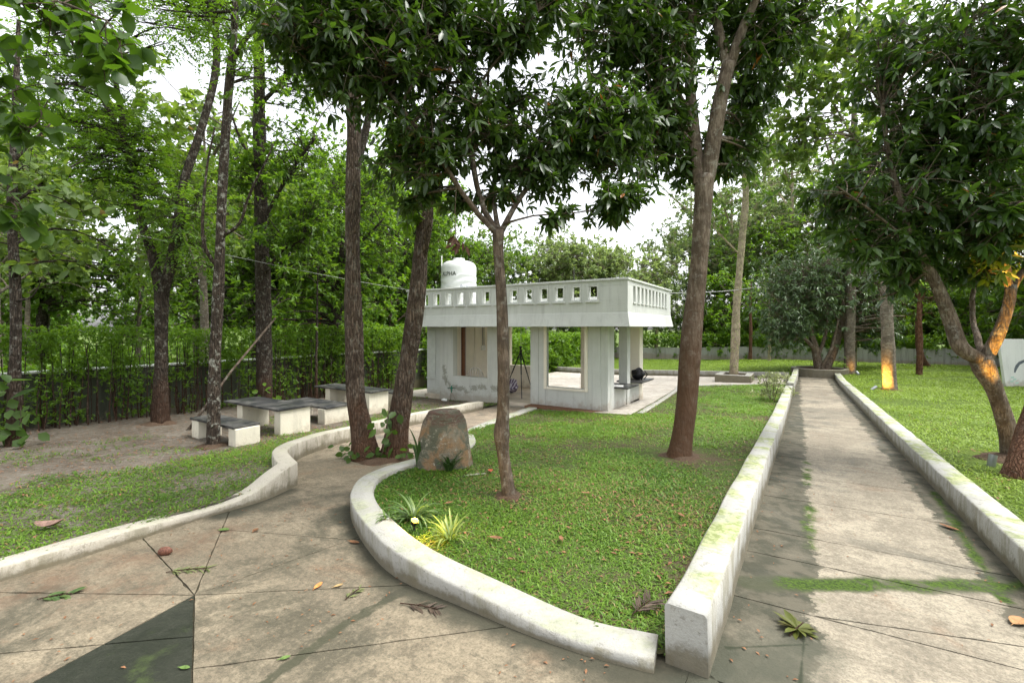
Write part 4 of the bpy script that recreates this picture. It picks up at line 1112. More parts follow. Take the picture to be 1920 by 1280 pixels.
tree('slim_tree', 'slim dark tree with bare twigs at the left edge, stem wrapped in vine leaves', 'slim_left', 'teak', M['bark_dark'], M['leaf_teak'], .72, 1.6)
tree('forked_tree', 'dark tree forking low into two stems in front of the left hedge', 'forked_left', 'compound', M['bark_dark'], M['leaf_mid'], 1.15, 6.2)
tree('slim_tree', 'thin lichen-speckled tree rising in front of the nearest bench', 'speckled_slim', 'compound', M['bark_speckled'], M['leaf_mid'], 1.0, 3.5)
tree('straight_tree', 'thick dark straight tree behind the nearer table', 'dark_straight', 'small', M['bark_dark'], M['leaf_mid'], 1.25, 4.5, tmean=.5)
tree('leaning_tree', 'dark leaning tree behind the farther table by the boundary wall', 'leaning_back', 'small', M['bark_dark'], M['leaf_hedge_bright'], 1.4, 4.5)
tree('rough_tree', 'rough grey-brown trunk, left one of the pair in the lane', 'rough_left_of_pair', 'broad', M['bark_pair'], M['leaf_dark'], 1.0, 3, wob=.12)
tree('rough_tree', 'leaning trunk splitting into two stems, right one of the pair in the lane', 'leaning_right_of_pair', 'broad', M['bark_pair'], M['leaf_mid'], 1.15, 3, wob=.12, tmean=.7)
tree('slender_tree', 'slender knotted tree with dark glossy crown in the middle lawn', 'slender_middle', 'mango', M['bark_grey'], M['leaf_dark'], .86, 6.8, tmean=.45)
tree('tall_tree', 'tall brown tree forking into three high stems beside the straight kerb', 'tall_forked_brown', 'mango', M['bark_brown'], M['leaf_dark'], 1.0, 7.0, tmean=.6, wob=.06)
tree('pale_tree', 'slim pale mossy tree growing from the square stone planter', 'pale_planter', 'small', M['bark_pale'], M['leaf_mid'], 1.35, 6.5, tmean=.6)
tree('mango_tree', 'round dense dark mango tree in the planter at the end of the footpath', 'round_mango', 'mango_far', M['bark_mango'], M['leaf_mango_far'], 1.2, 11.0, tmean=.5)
tree('columnar_tree', 'farther of two straight ringed grey trunks right of the footpath', 'column_far', 'teak_far', M['bark_ring'], M['leaf_light'], .9, 4.0, wob=.05)
tree('columnar_tree', 'nearer of two straight ringed grey trunks, its foot lit orange', 'column_near', 'teak_far', M['bark_ring'], M['leaf_teak'], .8, 5.0, wob=.05, tmean=.35)
tree('curved_tree', 'small red-barked tree with a curved foot near the far wall', 'curved_red', 'broad', M['bark_red'], M['leaf_light'], 1.4, 3)
tree('mango_tree', 'large leaning mango tree on the right, one limb lit orange', 'right_mango', 'mango', M['bark_mango'], M['leaf_mango'], 1.1, 4.2, tmean=.5, wob=.1)
tree('mango_tree', 'reddish trunk foot cut by the right edge of the picture', 'right_edge', 'mango', M['bark_red'], M['leaf_mango'], 1.1, 2.5)
tree('overhanging_tree', 'tree with broad soft leaves hanging into the upper left corner', 'overhang_big_leaf', 'big', M['bark_grey'], M['leaf_big'], .82, 2.0, tmean=.4, clump=.4, sub=4)

# trees beyond the boundary: a few kinds, copied
def proto(name, label, group, kind, barkm, leafm, H, tr, crowns, scale, dens, tmean=.45, nl=5, sub=8):
    limbs = [[(0,0,-.1,tr),(.05,.02,H*.25,tr*.8),(.0,.08,H*.5,tr*.62),(.1,0,H*.75,tr*.4),(.05,.05,H*.95,tr*.15)]]
    for k in range(nl):
        a = k*2.4+.3; z = H*(.38+.1*k); r = H*.2
        limbs.append([(0,.03,z,tr*.42),(r*.5*math.cos(a),r*.5*math.sin(a),z+H*.09,tr*.26),(r*math.cos(a),r*math.sin(a),z+H*.2,tr*.1)])
    th = thing(name, label, 'tree', (0,0,0), group)
    arr, tw = grow(limbs, crowns, KIND[kind], scale, dens, tmean=tmean, sub=sub)
    me, _ = limb_mesh('trunk', limbs, tw, .06, .5)
    link('trunk', me, barkm, th); link('crown', leaf_mesh('crown', *arr, False), leafm, th)
    return th
def place(src, spots):
    for i, (x, y, s, r) in enumerate(spots):
        lb = None
        if i == 0:
            src.location = (x, y, tz(x, y)-.07); src.scale = (s,)*3; src.rotation_euler = (0,0,r)
        else:
            o = copy_tree(src, x, y, s, r)
            if x < -45 and src['category'] == 'tree' and 'bushy' in src['label']:
                o['label'] = 'distant green tree closing the view at the far side of the wood'; o['group'] = 'distant trees behind the wood'
def rc(n, H0, H1, R, rmin, rmax, flat=.7, ns=26, seed=1):
    r = np.random.default_rng(seed); out = []
    for k in range(n):
        a = r.uniform(0, 6.28); q_ = R*math.sqrt(r.random()); rr = r.uniform(rmin, rmax)
        out.append((q_*math.cos(a), q_*math.sin(a), r.uniform(H0, H1)-.35*q_, rr, rr*flat, rr, int(ns*rr*rr)))
    return out
pA = proto('plantation_tree', 'slim plantation tree with large pale leaves in the wood beyond the left hedge', 'plantation trees beyond the hedge', 'teak_far', M['bark_ring'], M['leaf_teak'], 9, .15, rc(14, 4.8, 10.2, 2.2, .9, 1.5, .75, 13, 2), .8, 1.5)
pB = proto('woodland_tree', 'leafy mid-green tree standing behind the left hedge and the pavilion', 'woodland trees behind the site', 'small', M['bark_dark'], M['leaf_mid'], 10, .2, rc(22, 2.8, 10.8, 2.9, 1.1, 1.9, .75, 16, 3), 2.0, 2.0, .55)
pC = proto('bright_tree', 'bright green bushy tree growing along the boundary', 'bright trees along the boundary', 'small', M['bark_grey'], M['leaf_hedge_bright'], 6, .12, rc(16, .9, 6.3, 1.9, .8, 1.4, .8, 22, 4), 2.2, 1.8, .5)
pD = proto('dark_tree', 'dense dark evergreen tree closing the view beyond the far wall', 'dark trees beyond the far wall', 'mango_far', M['bark_mango'], M['leaf_mid'], 9, .2, rc(20, 1.8, 9.5, 3.0, 1.2, 2.0, .75, 13, 5), 1.5, 1.9, .35)
pE = proto('feathery_tree', 'tall pale feathery tree fading against the bright sky', 'tall feathery trees on the skyline', 'small', M['bark_pale'], M['leaf_feather'], 15, .22, rc(22, 4, 15.5, 2.4, 1.0, 1.8, .9, 12, 6), 2.6, 1.8, .5)
rs = random.Random(8)
spA = []
for r_ in range(5):
    for k in range(6):
        x = -19-r_*6.2+rs.uniform(-1, 1); y = -4+k*6.4+r_*1.6+rs.uniform(-1.4, 1.4)
        X = .847*x+.531*y; Y = -.531*x+.847*y
        if Y > 6 and abs(X) < 1.25*Y: spA.append((x, y, rs.uniform(.85, 1.25), rs.uniform(0, 6)))
place(pA, spA)
place(pB, [(-36,7.6,1.5,0),(-24,13,1.15,2),(-21,13.8,1.0,3),(-28,18.5,1.4,4),(-19,15.4,.95,5),(-26,20.5,1.4,1.5),(-18,17.6,1.0,.7),(-23,22.5,1.25,2.2),(-17.2,22.5,.75,4.1),(-40,5,1.7,3.3),(-30,28,1.3,2.0),(-20,29,.85,3.9),(-24,36,1.0,1.1),(-36,22,1.6,5.5)])
place(pC, [(-4.6,41.6,1.15,0),(-1.0,41.8,1.0,1),(2.2,42.5,1.1,2),(-7.0,43.2,1.0,3),(-12.5,40.8,.5,4),(6,42,.9,5),(9.8,42.5,.85,1.2),(14,43,.9,2.4),(-15.8,17,.7,3.1),(-15.6,12.6,.75,.5),(-15.9,14.8,.8,1.9),(-15.7,10.6,.6,4.4),(-15.9,19.5,.8,2.2),(18,42,1.0,2.9),(-16.3,25,.8,1.1),(-16,37,.9,5.2),(-78,-2,2.2,1),(-74,8,1.9,2),(-80,16,2.3,3),(-72,24,2.0,4),(-76,34,2.2,5),(-66,42,2.0,.4),(-60,52,2.1,1.4),(-50,60,2.2,2.4),(-70,14,1.7,4.6),(-70,-8,2.0,.2)])
place(pD, [(-4,47,1.15,0),(1.5,48,1.5,1),(7,49,1.7,2),(12.5,47,1.7,3),(18,46,1.8,4),(24,45,1.8,5),(22,36,1.6,.6),(27,30,1.6,1.6),(13,38,1.3,4.0),(9,52,2.0,5.1),(17,34,1.3,.3),(15,28,1.7,2.0),(20,24,1.9,3.5),(4,46,1.4,2.6),(-9,48,.95,2.2),(10,56,1.3,3.2),(20,56,1.4,4.4),(-1,57,1.2,5.6),(30,50,1.5,.9),(16,38.5,.8,1.9),(25,22,1.1,2.7)])
place(pE, [(-10.6,56,1.4,0),(-17,66,.95,1),(-5.5,58,1.0,2),(-5.2,48,1.25,3.3),(-.5,51,1.4,.8),(-2.6,60,1.7,2.7),(-13,50,.8,4.2),(-24,60,.8,3),(1,66,.9,4),(-33,64,.85,5),(8,62,1.0,1.4),(-42,58,.9,2.3)])
bt = proto('rain_tree', 'broad spreading pale green tree behind the pavilion roof', None, 'small', M['bark_grey'], M['leaf_pale'], 8.0, .3, rc(46, 4.2, 9.6, 6.0, 1.3, 2.1, .6, 17, 9), 2.4, 2.0, .5)
bt.location = (-16.2, 41.8, -1.1); bt.scale = (1.2,1.2,1.3)

# hedges and the undergrowth of the wood
def hedge(name, label, x0, x1, y0, y1, z0f, z1, n, kd, scale, mat, lean=0, lowdens=.25, zsolid=.9, stems=0, stemz=1.5, axis='y'):
    th = thing(name, label, 'hedge', ((x0+x1)/2, y0, tz((x0+x1)/2, y0)))
    x = RNG.uniform(x0, x1, n); y = RNG.uniform(y0, y1, n); u = RNG.random(n)
    g0 = terr(x, y); z = g0+z0f+(z1-g0-z0f)*u**.8
    d = np.where(z > zsolid, 1.0, lowdens)*np.clip(fbm(y if axis == 'y' else x, z, 1.3, 7)*4.6-1.45, np.where(z > z1-.55, .5, .06), 1)
    ztop = z1+(fbm(y if axis == 'y' else x, x*0, 1.1, 14)-.5)*.35
    ok = (RNG.random(n) < d) & (z < ztop); P = np.column_stack([x, y, z])[ok]
    ax = nrm(RNG.normal(size=P.shape)*np.array((1,1,.5))+np.array((0,0,.7)))
    link('foliage', leaf_mesh('foliage', *sprays(P, ax, kd, scale, .45), False), mat, th)
    if stems:
        sx = RNG.uniform(x0+.05, x1-.05, stems); sy = RNG.uniform(y0, y1, stems); t = np.linspace(0, 1, 5)
        g1 = terr(sx, sy)
        pp = np.stack([sx[:,None]+RNG.normal(0, .06, (stems,5)).cumsum(1)*.6, sy[:,None]+RNG.normal(0, .06, (stems,5)).cumsum(1)*.6, g1[:,None]-.05+(stemz-g1)[:,None]*t], -1)
        v, q_ = tubes_mesh('stems', pp, np.full((stems,5), .014)*np.linspace(1.2, .5, 5)*RNG.uniform(.6, 1.4, (stems,1)), 5)
        o = link('stem_thicket', np_mesh('stem_thicket', v, q_, smooth=True), M['bark_dark'], th); o['kind'] = 'stuff'
    return th
KH = dict(L=.085, W=.032, per=7, mode='whorl', droop=.1, ang=(25,85))
hedge('hedge', 'loose leggy green hedge with bare stems in front of the left boundary wall', -14.0, -13.45, -3, 13.5, .1, 1.84, 19000, KH, 1.15, M['leaf_hedge'], lowdens=.55, zsolid=.85, stems=220)
hedge('hedge', 'dense clipped bright green hedge seen through the pavilion windows', -14.2, -13.3, 15, 38.5, .0, 1.45, 9500, KH, 2.4, M['leaf_hedge_bright'], lowdens=.9, zsolid=-2)
hedge('hedge', 'straggly green hedge growing over the far boundary wall', -13.5, 22, 39.3, 40.3, .3, 1.35, 7000, KH, 2.9, M['leaf_hedge_bright'], lowdens=.25, zsolid=.35, axis='x')
n = 16000
ux = RNG.uniform(-60, -14.6, n); uy = RNG.uniform(-10, 50, n); ok = frame_ok(ux, uy) & (RNG.random(n) < np.clip(18/np.maximum(dist(ux, uy), 18), .15, 1)); ux, uy = ux[ok], uy[ok]
P = np.column_stack([ux, uy, terr(ux, uy)+RNG.uniform(0, 1.0, len(ux))*np.clip(fbm(ux, uy, .25, 3)*2, .3, 1.3)])
setp(link('undergrowth', leaf_mesh('undergrowth', *sprays(P, nrm(RNG.normal(size=P.shape)*.6+UP), KIND['small'], 2.4, .55), False), M['leaf_hedge_bright']), 'bright green undergrowth covering the floor of the wood beyond the hedge', 'undergrowth', kind='stuff')
# ---------------------------------------------------------------- boundary walls
bw = thing('boundary_wall', 'dark mossy boundary wall with a thin white coping behind the left hedge', 'wall', (-14.3, -3, -.5))
for y0 in np.arange(-4, 38, 3.0):
    g0 = tz(-14.3, y0+1.5)
    wp_ = MB().box(-14.42, -14.2, y0, y0+2.994, g0-.3, .79).build('wall_panel', M['dark_wall'], bw, bevel=.006)
    MB().box(-14.46, -14.16, y0, y0+2.994, .792, .835).build('coping', M['coping'], wp_, bevel=.006)
fw = thing('boundary_wall', 'weathered pale grey boundary wall with posts behind the far lawn', 'wall', (0, 39.6, -.8))
for x0 in np.arange(-14, 34, 2.0):
    g0 = tz(x0+1, 39.5)
    MB().box(x0+.13, x0+1.99, 39.5, 39.62, g0-.1, g0+1.12+rs.uniform(-.015,.015)).build('wall_panel', M['old_wall'], fw, bevel=.008)
    MB().box(x0-.11, x0+.127, 39.46, 39.66, g0-.1, g0+1.2).build('post', M['old_wall'], fw, bevel=.01)

# ---------------------------------------------------------------- pavilion
FY = 12.0; FZ = -.52; SO = 1.83; BX0, BX1, BY1 = -11.2, -4.41, 15.35
pav = thing('pavilion', 'open white flat-roofed garden pavilion with pierced parapet', 'building', (-8, 13.5, FZ))
pl, pf, pin = M['plaster'], M['plaster_flaking'], M['plaster_in']
def part(name, mat, *boxes, parent=pav, bev=.012, label=None):
    mb = MB()
    for b in boxes: mb.box(*b)
    o = mb.build(name, mat, parent, bevel=bev)
    if label: o['label'] = label
    return o
part('floor', M['floor_in'], (BX0, BX1-.02, FY+.02, BY1-.02, -1.1, FZ))
part('plinth', M['red_soil'], (-6.84, -3.62, FY-.42, FY-.004, -1.1, FZ+.02), bev=.03, label='earth-stained plinth edge along the front')
# front wall, left to right
part('wall', pf, (-10.48, -9.89, FY, FY+.23, -1.2, SO), label='wall with flaking paint left of the first window')
part('window_dado', pf, (-9.887, -8.473, FY+.004, FY+.226, -1.2, .165), label='dado with peeling grey patches below the window')
part('wall', pf, (-8.47, -7.87, FY, FY+.23, -1.2, SO))
part('door_sill', M['floor_in'], (-7.867, -6.873, FY-.05, FY+.22, -1.2, FZ+.012))
part('wall', pl, (-6.87, -6.36, FY, FY+.23, -1.2, SO))
part('pilaster', pl, (-6.80, -6.58, FY-.03, FY-.003, -.62, SO-.003))
part('window_dado', pl, (-6.357, -5.063, FY+.004, FY+.226, -1.2, .045))
part('wall', pl, (-5.06, BX1, FY, FY+.23, -1.2, SO))
part('pilaster', pl, (-4.86, -4.62, FY-.03, FY-.003, -.55, SO-.003))
w2 = part('window_frame', pin, (-6.40, -6.30, FY-.035, FY-.004, -.02, SO-.004), (-5.10, -5.00, FY-.035, FY-.004, -.02, SO-.004), (-6.297, -5.103, FY-.036, FY-.004, -.02, .05))
# recessed left bay with its blank shutter
part('wall', pl, (BX0, -10.484, FY+.15, FY+.36, -1.3, SO))
sh = part('shutter', plain('shutter_grey', (.56,.58,.54), .6, var=.06), (-11.17, -10.78, FY+.115, FY+.146, .05, SO-.12))
part('sill', pl, (-11.19, -10.75, FY+.09, FY+.112, .0, .045), parent=sh)
part('wall', pin, (BX0+.0, BX0+.2, FY+.364, BY1-.184, -1.2, SO))
# inner cross walls and back wall
part('wall', pin, (-10.30, -10.10, FY+.234, 12.72, FZ, SO))
dr = part('door', plain('brown_door', (.17,.06,.025), .45, .4, .2), (-10.20, -10.06, 12.735, 12.885, FZ+.01, SO-.02))
part('door_frame', plain('door_frame', (.35,.30,.27), .6), (-10.25, -10.08, 12.888, 12.97, FZ+.005, SO-.005), parent=pav)
part('wall', pin, (-10.30, -10.10, 12.973, 13.5, FZ, SO))
part('wall', pin, (-10.30, -10.07, 13.503, BY1-.184, FZ, SO))
part('wall', pin, (BX0, -9.62, BY1-.18, BY1, FZ-.5, SO))
part('back_dado', pin, (-9.617, -8.45, BY1-.16, BY1-.004, FZ-.5, .33))
part('wall', pin, (-8.447, -8.2, BY1-.18, BY1, FZ-.5, SO))
part('wall', pin, (-6.6, -6.2, BY1-.18, BY1, FZ-.5, SO))
part('wall', pin, (-4.95, BX1, BY1-.38, BY1, FZ-.6, SO))
# right side: piers, dwarf walls and black counters
part('pier', pl, (-4.72, BX1+.003, FY+.234, FY+.50, -1.2, SO), label='right front corner pier')
part('pier', pl, (-4.66, BX1+.02, 13.62, 13.92, -1.2, SO))
part('dwarf_wall', pl, (-4.60, BX1-.02, FY+.504, 13.617, -1.2, .055))
part('dwarf_wall', pl, (-4.60, BX1-.02, 13.923, 14.965, -1.2, .075))
part('counter', M['granite'], (-4.85, -4.03, FY+.56, 13.60, .06, .10), bev=.006, label='black stone counter near the corner')
part('counter', M['granite'], (-4.85, -4.03, 13.95, 15.30, .08, .12), bev=.006, label='black stone counter with the bag on it')
# wall fittings seen inside the first window
fx = part('switch_board', M['coping'], (-10.066, -10.03, 13.86, 14.12, .95, 1.13), bev=.01)
mb = MB()
for yy in (13.93, 14.03): mb.tube([(-10.05, yy, 1.135), (-10.05, yy, SO)], .012, 6)
mb.build('conduit', plain('conduit_grey', (.25,.25,.24), .5), pav)
# roof: slab, flared fascia, parapet
RX0, RX1, RY0, RY1 = -11.22, -3.60, 11.20, 15.75
part('roof_slab', pl, (RX0+.02, RX1-.02, RY0+.02, RY1-.02, SO+.004, SO+.28), bev=0)
def fascia(a, b, nx_, ny_):
    """flared apron between roof corners a and b, outward (nx,ny)"""
    o = .07
    ax_, ay_ = a; bx_, by_ = b
    tx = np.sign(bx_-ax_)*o if abs(bx_-ax_) > 1 else 0; ty = np.sign(by_-ay_)*o if abs(by_-ay_) > 1 else 0
    B0 = (ax_+nx_*o-tx, ay_+ny_*o-ty); B1 = (bx_+nx_*o+tx, by_+ny_*o+ty)
    v = [(B0[0],B0[1],SO-.0),(B1[0],B1[1],SO-.0),(B1[0]-nx_*.006,B1[1]-ny_*.006,SO+.03),(B0[0]-nx_*.006,B0[1]-ny_*.006,SO+.03),
         (ax_+nx_*.01,ay_+ny_*.01,SO+.335),(bx_+nx_*.01,by_+ny_*.01,SO+.335),(bx_,by_,SO+.365),(ax_,ay_,SO+.365),(ax_-nx_*.05,ay_-ny_*.05,SO+.001),(bx_-nx_*.05,by_-ny_*.05,SO+.001)]
    mb = MB(); mb.add(v, [(0,1,2,3),(3,2,5,4),(4,5,6,7),(0,8,9,1),(7,6,9,8),(0,3,4,7,8),(1,9,6,5,2)])
    o_ = mb.build('fascia', pl, pav); bm = bmesh.new(); bm.from_mesh(o_.data); bmesh.ops.recalc_face_normals(bm, faces=bm.faces); bm.to_mesh(o_.data); bm.free()
fascia((RX0,RY0),(RX1,RY0),0,-1); fascia((RX1,RY0),(RX1,RY1),1,0); fascia((RX1,RY1),(RX0,RY1),0,1); fascia((RX0,RY1),(RX0,RY0),-1,0)
PT, P0, OB, OT = 3.0, SO+.366, 2.53, 2.885; TH = .16
op = [-10.39+.4885*k for k in range(0, 13)]; hw = .125
parf = part('parapet', pl, (RX0, RX1, RY0, RY0+TH, P0, OB-.002), (RX0, RX1, RY0, RY0+TH, OT+.002, PT), bev=0)
ed = [RX0]+[v for x in op for v in (x-hw, x+hw)]+[RX1]
for a, b in zip(ed[0::2], ed[1::2]): part('parapet_pier', pl, (a, b, RY0+.003, RY0+TH-.003, OB, OT), parent=parf, bev=0)
for i, x in enumerate(op):
    for xa in (x-hw-.045, x+hw-.004): part('opening_jamb', pl, (xa, xa+.049, RY0-.022, RY0+.0, OB-.03, PT-.045), parent=parf, bev=.004)
    part('sill', pl, (x-hw-.075, x+hw+.075, RY0-.05, RY0-.001, OB-.075, OB-.032), parent=parf, bev=.005)
part('coping', pl, (RX0-.03, RX1+.03, RY0-.035, RY0+TH+.03, PT+.002, PT+.06), parent=parf, bev=.012)
pars = part('parapet', pl, (RX1-TH, RX1, RY0+TH+.002, RY1, P0, OB-.07), (RX1-TH, RX1, RY0+TH+.002, RY1, OT+.002, PT), bev=0)
ey = [RY0+TH+.004]+[v for k in range(10) for v in (11.66+k*.37, 11.66+k*.37+.20)]+[RY1-.002]
for a, b in zip(ey[0::2], ey[1::2]): part('parapet_pier', pl, (RX1-TH+.002, RX1-.002, a, b, OB-.068, OT), parent=pars, bev=0)
for k in range(10): part('blind_panel', pl, (RX1-TH+.03, RX1-.07, 11.66+k*.37+.002, 11.66+k*.37+.198, OB-.066, OT-.002), parent=pars, bev=0)
for k in range(10): part('sill', pl, (RX1+.001, RX1+.03, 11.63+k*.37, 11.66+k*.37+.23, OB-.11, OB-.074), parent=pars, bev=.004)
part('coping', pl, (RX1-TH-.03, RX1+.035, RY0+TH+.034, RY1+.03, PT+.002, PT+.06), parent=pars, bev=.012)
part('parapet', pl, (RX0+TH, RX1-TH-.003, RY1-TH, RY1, P0, P0+.72), bev=.01)
part('parapet', pl, (RX0, RX0+TH-.003, RY0+TH+.003, RY1, P0, P0+.35), bev=.01)

# ---------------------------------------------------------------- water tank on the roof
TX, TY, TR = -10.80, 13.45, .66; TB = SO+.285
tank = thing('water_tank', 'white ribbed plastic water tank on the pavilion roof', 'water tank', (TX, TY, TB))
prof = [(TR*.97,0),(TR,.04)]
H = 1.88; nz_, nt = 90, 64
V = []; 
for i in range(nz_):
    z = H*i/(nz_-1)
    for k in range(nt):
        a = 2*PI*k/nt
        r = TR+(.016*math.sin((z-.13*math.sin(2*a+2.2))*26) if .1 < z < 1.62 else .0)
        V.append((TX+r*math.cos(a), TY+r*math.sin(a), TB+.02+z))
for j, (fr_, dz) in enumerate(((.985,.05),(.94,.13),(.85,.20),(.70,.25),(.5,.28),(.33,.29),(.33,.36),(.31,.38),(.0,.385))):
    for k in range(nt):
        a = 2*PI*k/nt; V.append((TX+TR*fr_*math.cos(a), TY+TR*fr_*math.sin(a), TB+.02+H+dz))
ii = np.arange(len(V)).reshape(-1, nt); jj = np.roll(ii, -1, 1)
qd = np.stack([ii[:-1], jj[:-1], jj[1:], ii[1:]], -1).reshape(-1, 4)
tm = plain('tank_plastic', (.60,.62,.595), .35, .4, .05, 3)
shell = link('shell', np_mesh('shell', V, qd, smooth=True), tm, tank)
MB().lathe((TX,TY,TB), [(TR+.05,0),(TR+.05,.02)], 40).build('base', M['old_wall'], tank)
def text_mesh(txt, size):
    cu = bpy.data.curves.new('t', 'FONT'); cu.body = txt; cu.size = size; cu.align_x = 'CENTER'; cu.extrude = 0; cu.offset = .004; cu.resolution_u = 3
    o = bpy.data.objects.new('t', cu); COL.objects.link(o)
    me = bpy.data.meshes.new_from_object(o.evaluated_get(bpy.context.evaluated_depsgraph_get()))
    bpy.data.objects.remove(o); bpy.data.curves.remove(cu); return me
for ang, zz, sz, ml in ((math.radians(-86), 1.58, .20, plain('tank_letter', (.06,.075,.055), .6)), (math.radians(-22), 1.12, .20, plain('tank_letter_faint', (.4,.42,.47), .6))):
    me = text_mesh('ALPHA', sz)
    bm = bmesh.new(); bm.from_mesh(me); bmesh.ops.subdivide_edges(bm, edges=bm.edges, cuts=1)
    for v in bm.verts:
        a = ang+v.co.x/TR; r = TR+.021
        v.co = Vector((TX+r*math.cos(a), TY+r*math.sin(a), TB+zz+v.co.y))
    bm.to_mesh(me); bm.free()
    link('lettering', me, ml, shell)
pp_ = thing('roof_pipe', 'thin white pipe standing beside the water tank', 'pipe', (-11.56, 13.35, SO+.28))
MB().tube([(-11.56,13.35,SO+.28),(-11.56,13.35,4.55)], .022, 8).build('riser', M['coping'], pp_)
MB().tube([(-11.54,13.35,4.0),(-11.35,13.37,4.0)], .016, 8).build('branch_pipe', M['coping'], pp_)
rod = MB(); rod.tube([(-6.15,13.6,SO+.28),(-6.15,13.6,3.78)], .014, 6)
setp(rod.build('roof_rod', plain('dark_iron', (.05,.05,.05), .6), None, (-6.15,13.6,SO+.28)), 'thin dark iron rod standing on the pavilion roof', 'rod')

# ---------------------------------------------------------------- tables and benches
bench_w = plaster('bench_cream_plaster', (.74,.69,.56), .25)
def slab_set(name, label, cat, x0, x1, y0, y1, top, legs, th=.045, leg_t=.22, inset=.12):
    cx, cy = (x0+x1)/2, (y0+y1)/2
    t = thing(name, label, cat, (cx, cy, tz(cx, cy)))
    MB().box(x0, x1, y0, y1, top-th, top).build('tabletop' if cat == 'table' else 'seat', M['granite'], t, bevel=.008)
    for lx0, lx1, ly0, ly1 in legs:
        b = MB(); g0 = tz((lx0+lx1)/2, (ly0+ly1)/2)
        b.box(lx0, lx1, ly0, ly1, g0-.1, top-th-.001); b.build('support', bench_w, t, bevel=.012)
    return t
slab_set('stone_bench', 'low black-topped bench nearest the path, thin tree in front of it', 'bench', -10.44, -8.74, 4.34, 4.83, -.02, [(-10.40,-10.12,4.36,4.80),(-8.96,-8.70,4.36,4.81)])
slab_set('stone_table', 'black stone table between the two nearer benches', 'table', -11.0, -8.86, 5.25, 6.02, .15, [(-10.62,-10.40,5.35,5.95),(-9.12,-8.90,5.33,6.0)])
slab_set('stone_bench', 'low black-topped bench between the two stone tables', 'bench', -11.2, -9.33, 6.7, 7.45, -.07, [(-11.1,-10.85,6.75,7.40),(-9.62,-9.36,6.68,7.47)])
slab_set('stone_table', 'farther black stone table close to the leaning trunk pair', 'table', -12.05, -9.62, 8.25, 8.98, .09, [(-11.6,-11.4,8.3,8.9),(-9.92,-9.70,8.28,8.95)])
slab_set('stone_bench', 'farthest low bench, mostly hidden behind the leaning trunk', 'bench', -12.1, -10.2, 9.6, 10.1, -.14, [(-12.0,-11.75,9.62,10.05),(-10.5,-10.27,9.62,10.07)])

# ---------------------------------------------------------------- standing stone
def rock(name, mat, c, prof, seed, nt=40):
    r = np.random.default_rng(seed); V = []; ph = r.uniform(0, 6.28, 8)
    for r_, z, ox, oy, sx in prof:
        for k in range(nt):
            a = 2*PI*k/nt
            w = 1+.10*math.sin(2*a+ph[0])+.06*math.sin(3*a+ph[1]+z*3)+.035*math.sin(5*a+ph[2]+z*9)+.02*math.sin(9*a+ph[3]-z*14)+r.normal(0,.008)
            V.append((c[0]+ox+r_*w*math.cos(a)*sx*LAT[0]-r_*w*math.sin(a)*LAT[1]*.75, c[1]+oy+r_*w*math.cos(a)*sx*LAT[1]+r_*w*math.sin(a)*LAT[0]*.75, c[2]+z))
    ii = np.arange(len(V)).reshape(-1, nt); jj = np.roll(ii, -1, 1)
    return np_mesh(name, V, np.stack([ii[:-1], jj[:-1], jj[1:], ii[1:]], -1).reshape(-1, 4), smooth=True)
g = G('standing_stone')
cc = g.mix(g.mr(g.noise(3.5, 6, .7), .40, .58), (.24,.15,.08), (.2,.18,.135))
cc = g.mix(g.mr(g.noise(2.2, 6, .7, dist=.6), .42, .55), cc, (.095,.10,.07))
cc = g.mix(g.mr(g.noise(14, 6, .75), .55, .72), cc, (.42,.39,.31))
strat = g.noise(9, 5, .7, vec=g.vm(g.pos, (1, 1, 5)))
X_, Y_, Z_ = g.xyz()
cc = g.mix(g.ma('MULTIPLY', g.mr(Z_, .42, .50), g.mr(strat, .4, .6)), cc, (.10,.06,.045))
ms = g.out(g.pr(cc, .9, .2, g.bump(g.ma('ADD', g.noise(16, 6, .75), g.ma('MULTIPLY', strat, .6)), .9, .03)))
sb = (-4.18, 4.92, -.16)
prf = [(r_, z_*1.22, a_, b_, c_) for r_, z_, a_, b_, c_ in [(.36,-.1,0,0,1.05),(.37,.05,0,0,1.03),(.365,.2,0,0,1.0),(.35,.35,-.01,0,.98),(.325,.46,-.02,0,.96),(.30,.53,-.03,0,.95),(.28,.56,-.035,0,.95),(.285,.575,-.03,0,.93),(.265,.59,-.035,0,.93),(.27,.607,-.035,0,.92),(.245,.62,-.04,0,.92),(.245,.64,-.04,0,.9),(.2,.655,-.04,0,.9),(.1,.66,-.04,0,.9),(.0,.662,-.04,0,.9)]]
stone = setp(link('standing_stone', rock('standing_stone', ms, sb, prf, 4), ms, None, sb), 'squat brown and grey standing stone with a layered flat top', 'stone')

# ---------------------------------------------------------------- planters
rp = thing('round_planter', 'low round white planter under the mango tree at the end of the path', 'planter', (.98, 28.75, -.72))
wall_p = [(1.27,-.2),(1.27,.38),(1.25,.41),(1.06,.41),(1.04,.38),(1.04,.2)]
MB().lathe((.98,28.75,-.72), wall_p, 48, cap=False).build('rim', M['kerb'], rp, smooth=False)
MB().lathe((.98,28.75,-.72), [(1.05,.30),(.6,.34),(.0,.36)], 32, cap=False).build('soil', M['red_soil'], rp, smooth=True)
sp = thing('square_planter', 'square stone planter kerb round the slim pale tree', 'planter', (-2.62, 24.4, -.8))
a0, a1, b0, b1 = -3.35, -1.80, 23.6, 25.4; zp = tz(-2.6, 24.4)
for bx in ((a0,a1,b0,b0+.3),(a0,a1,b1-.3,b1),(a0,a0+.3,b0+.303,b1-.303),(a1-.3,a1,b0+.303,b1-.303)):
    MB().box(*bx, zp-.1, zp+.36).build('side', M['kerb_stone'], sp, bevel=.03)
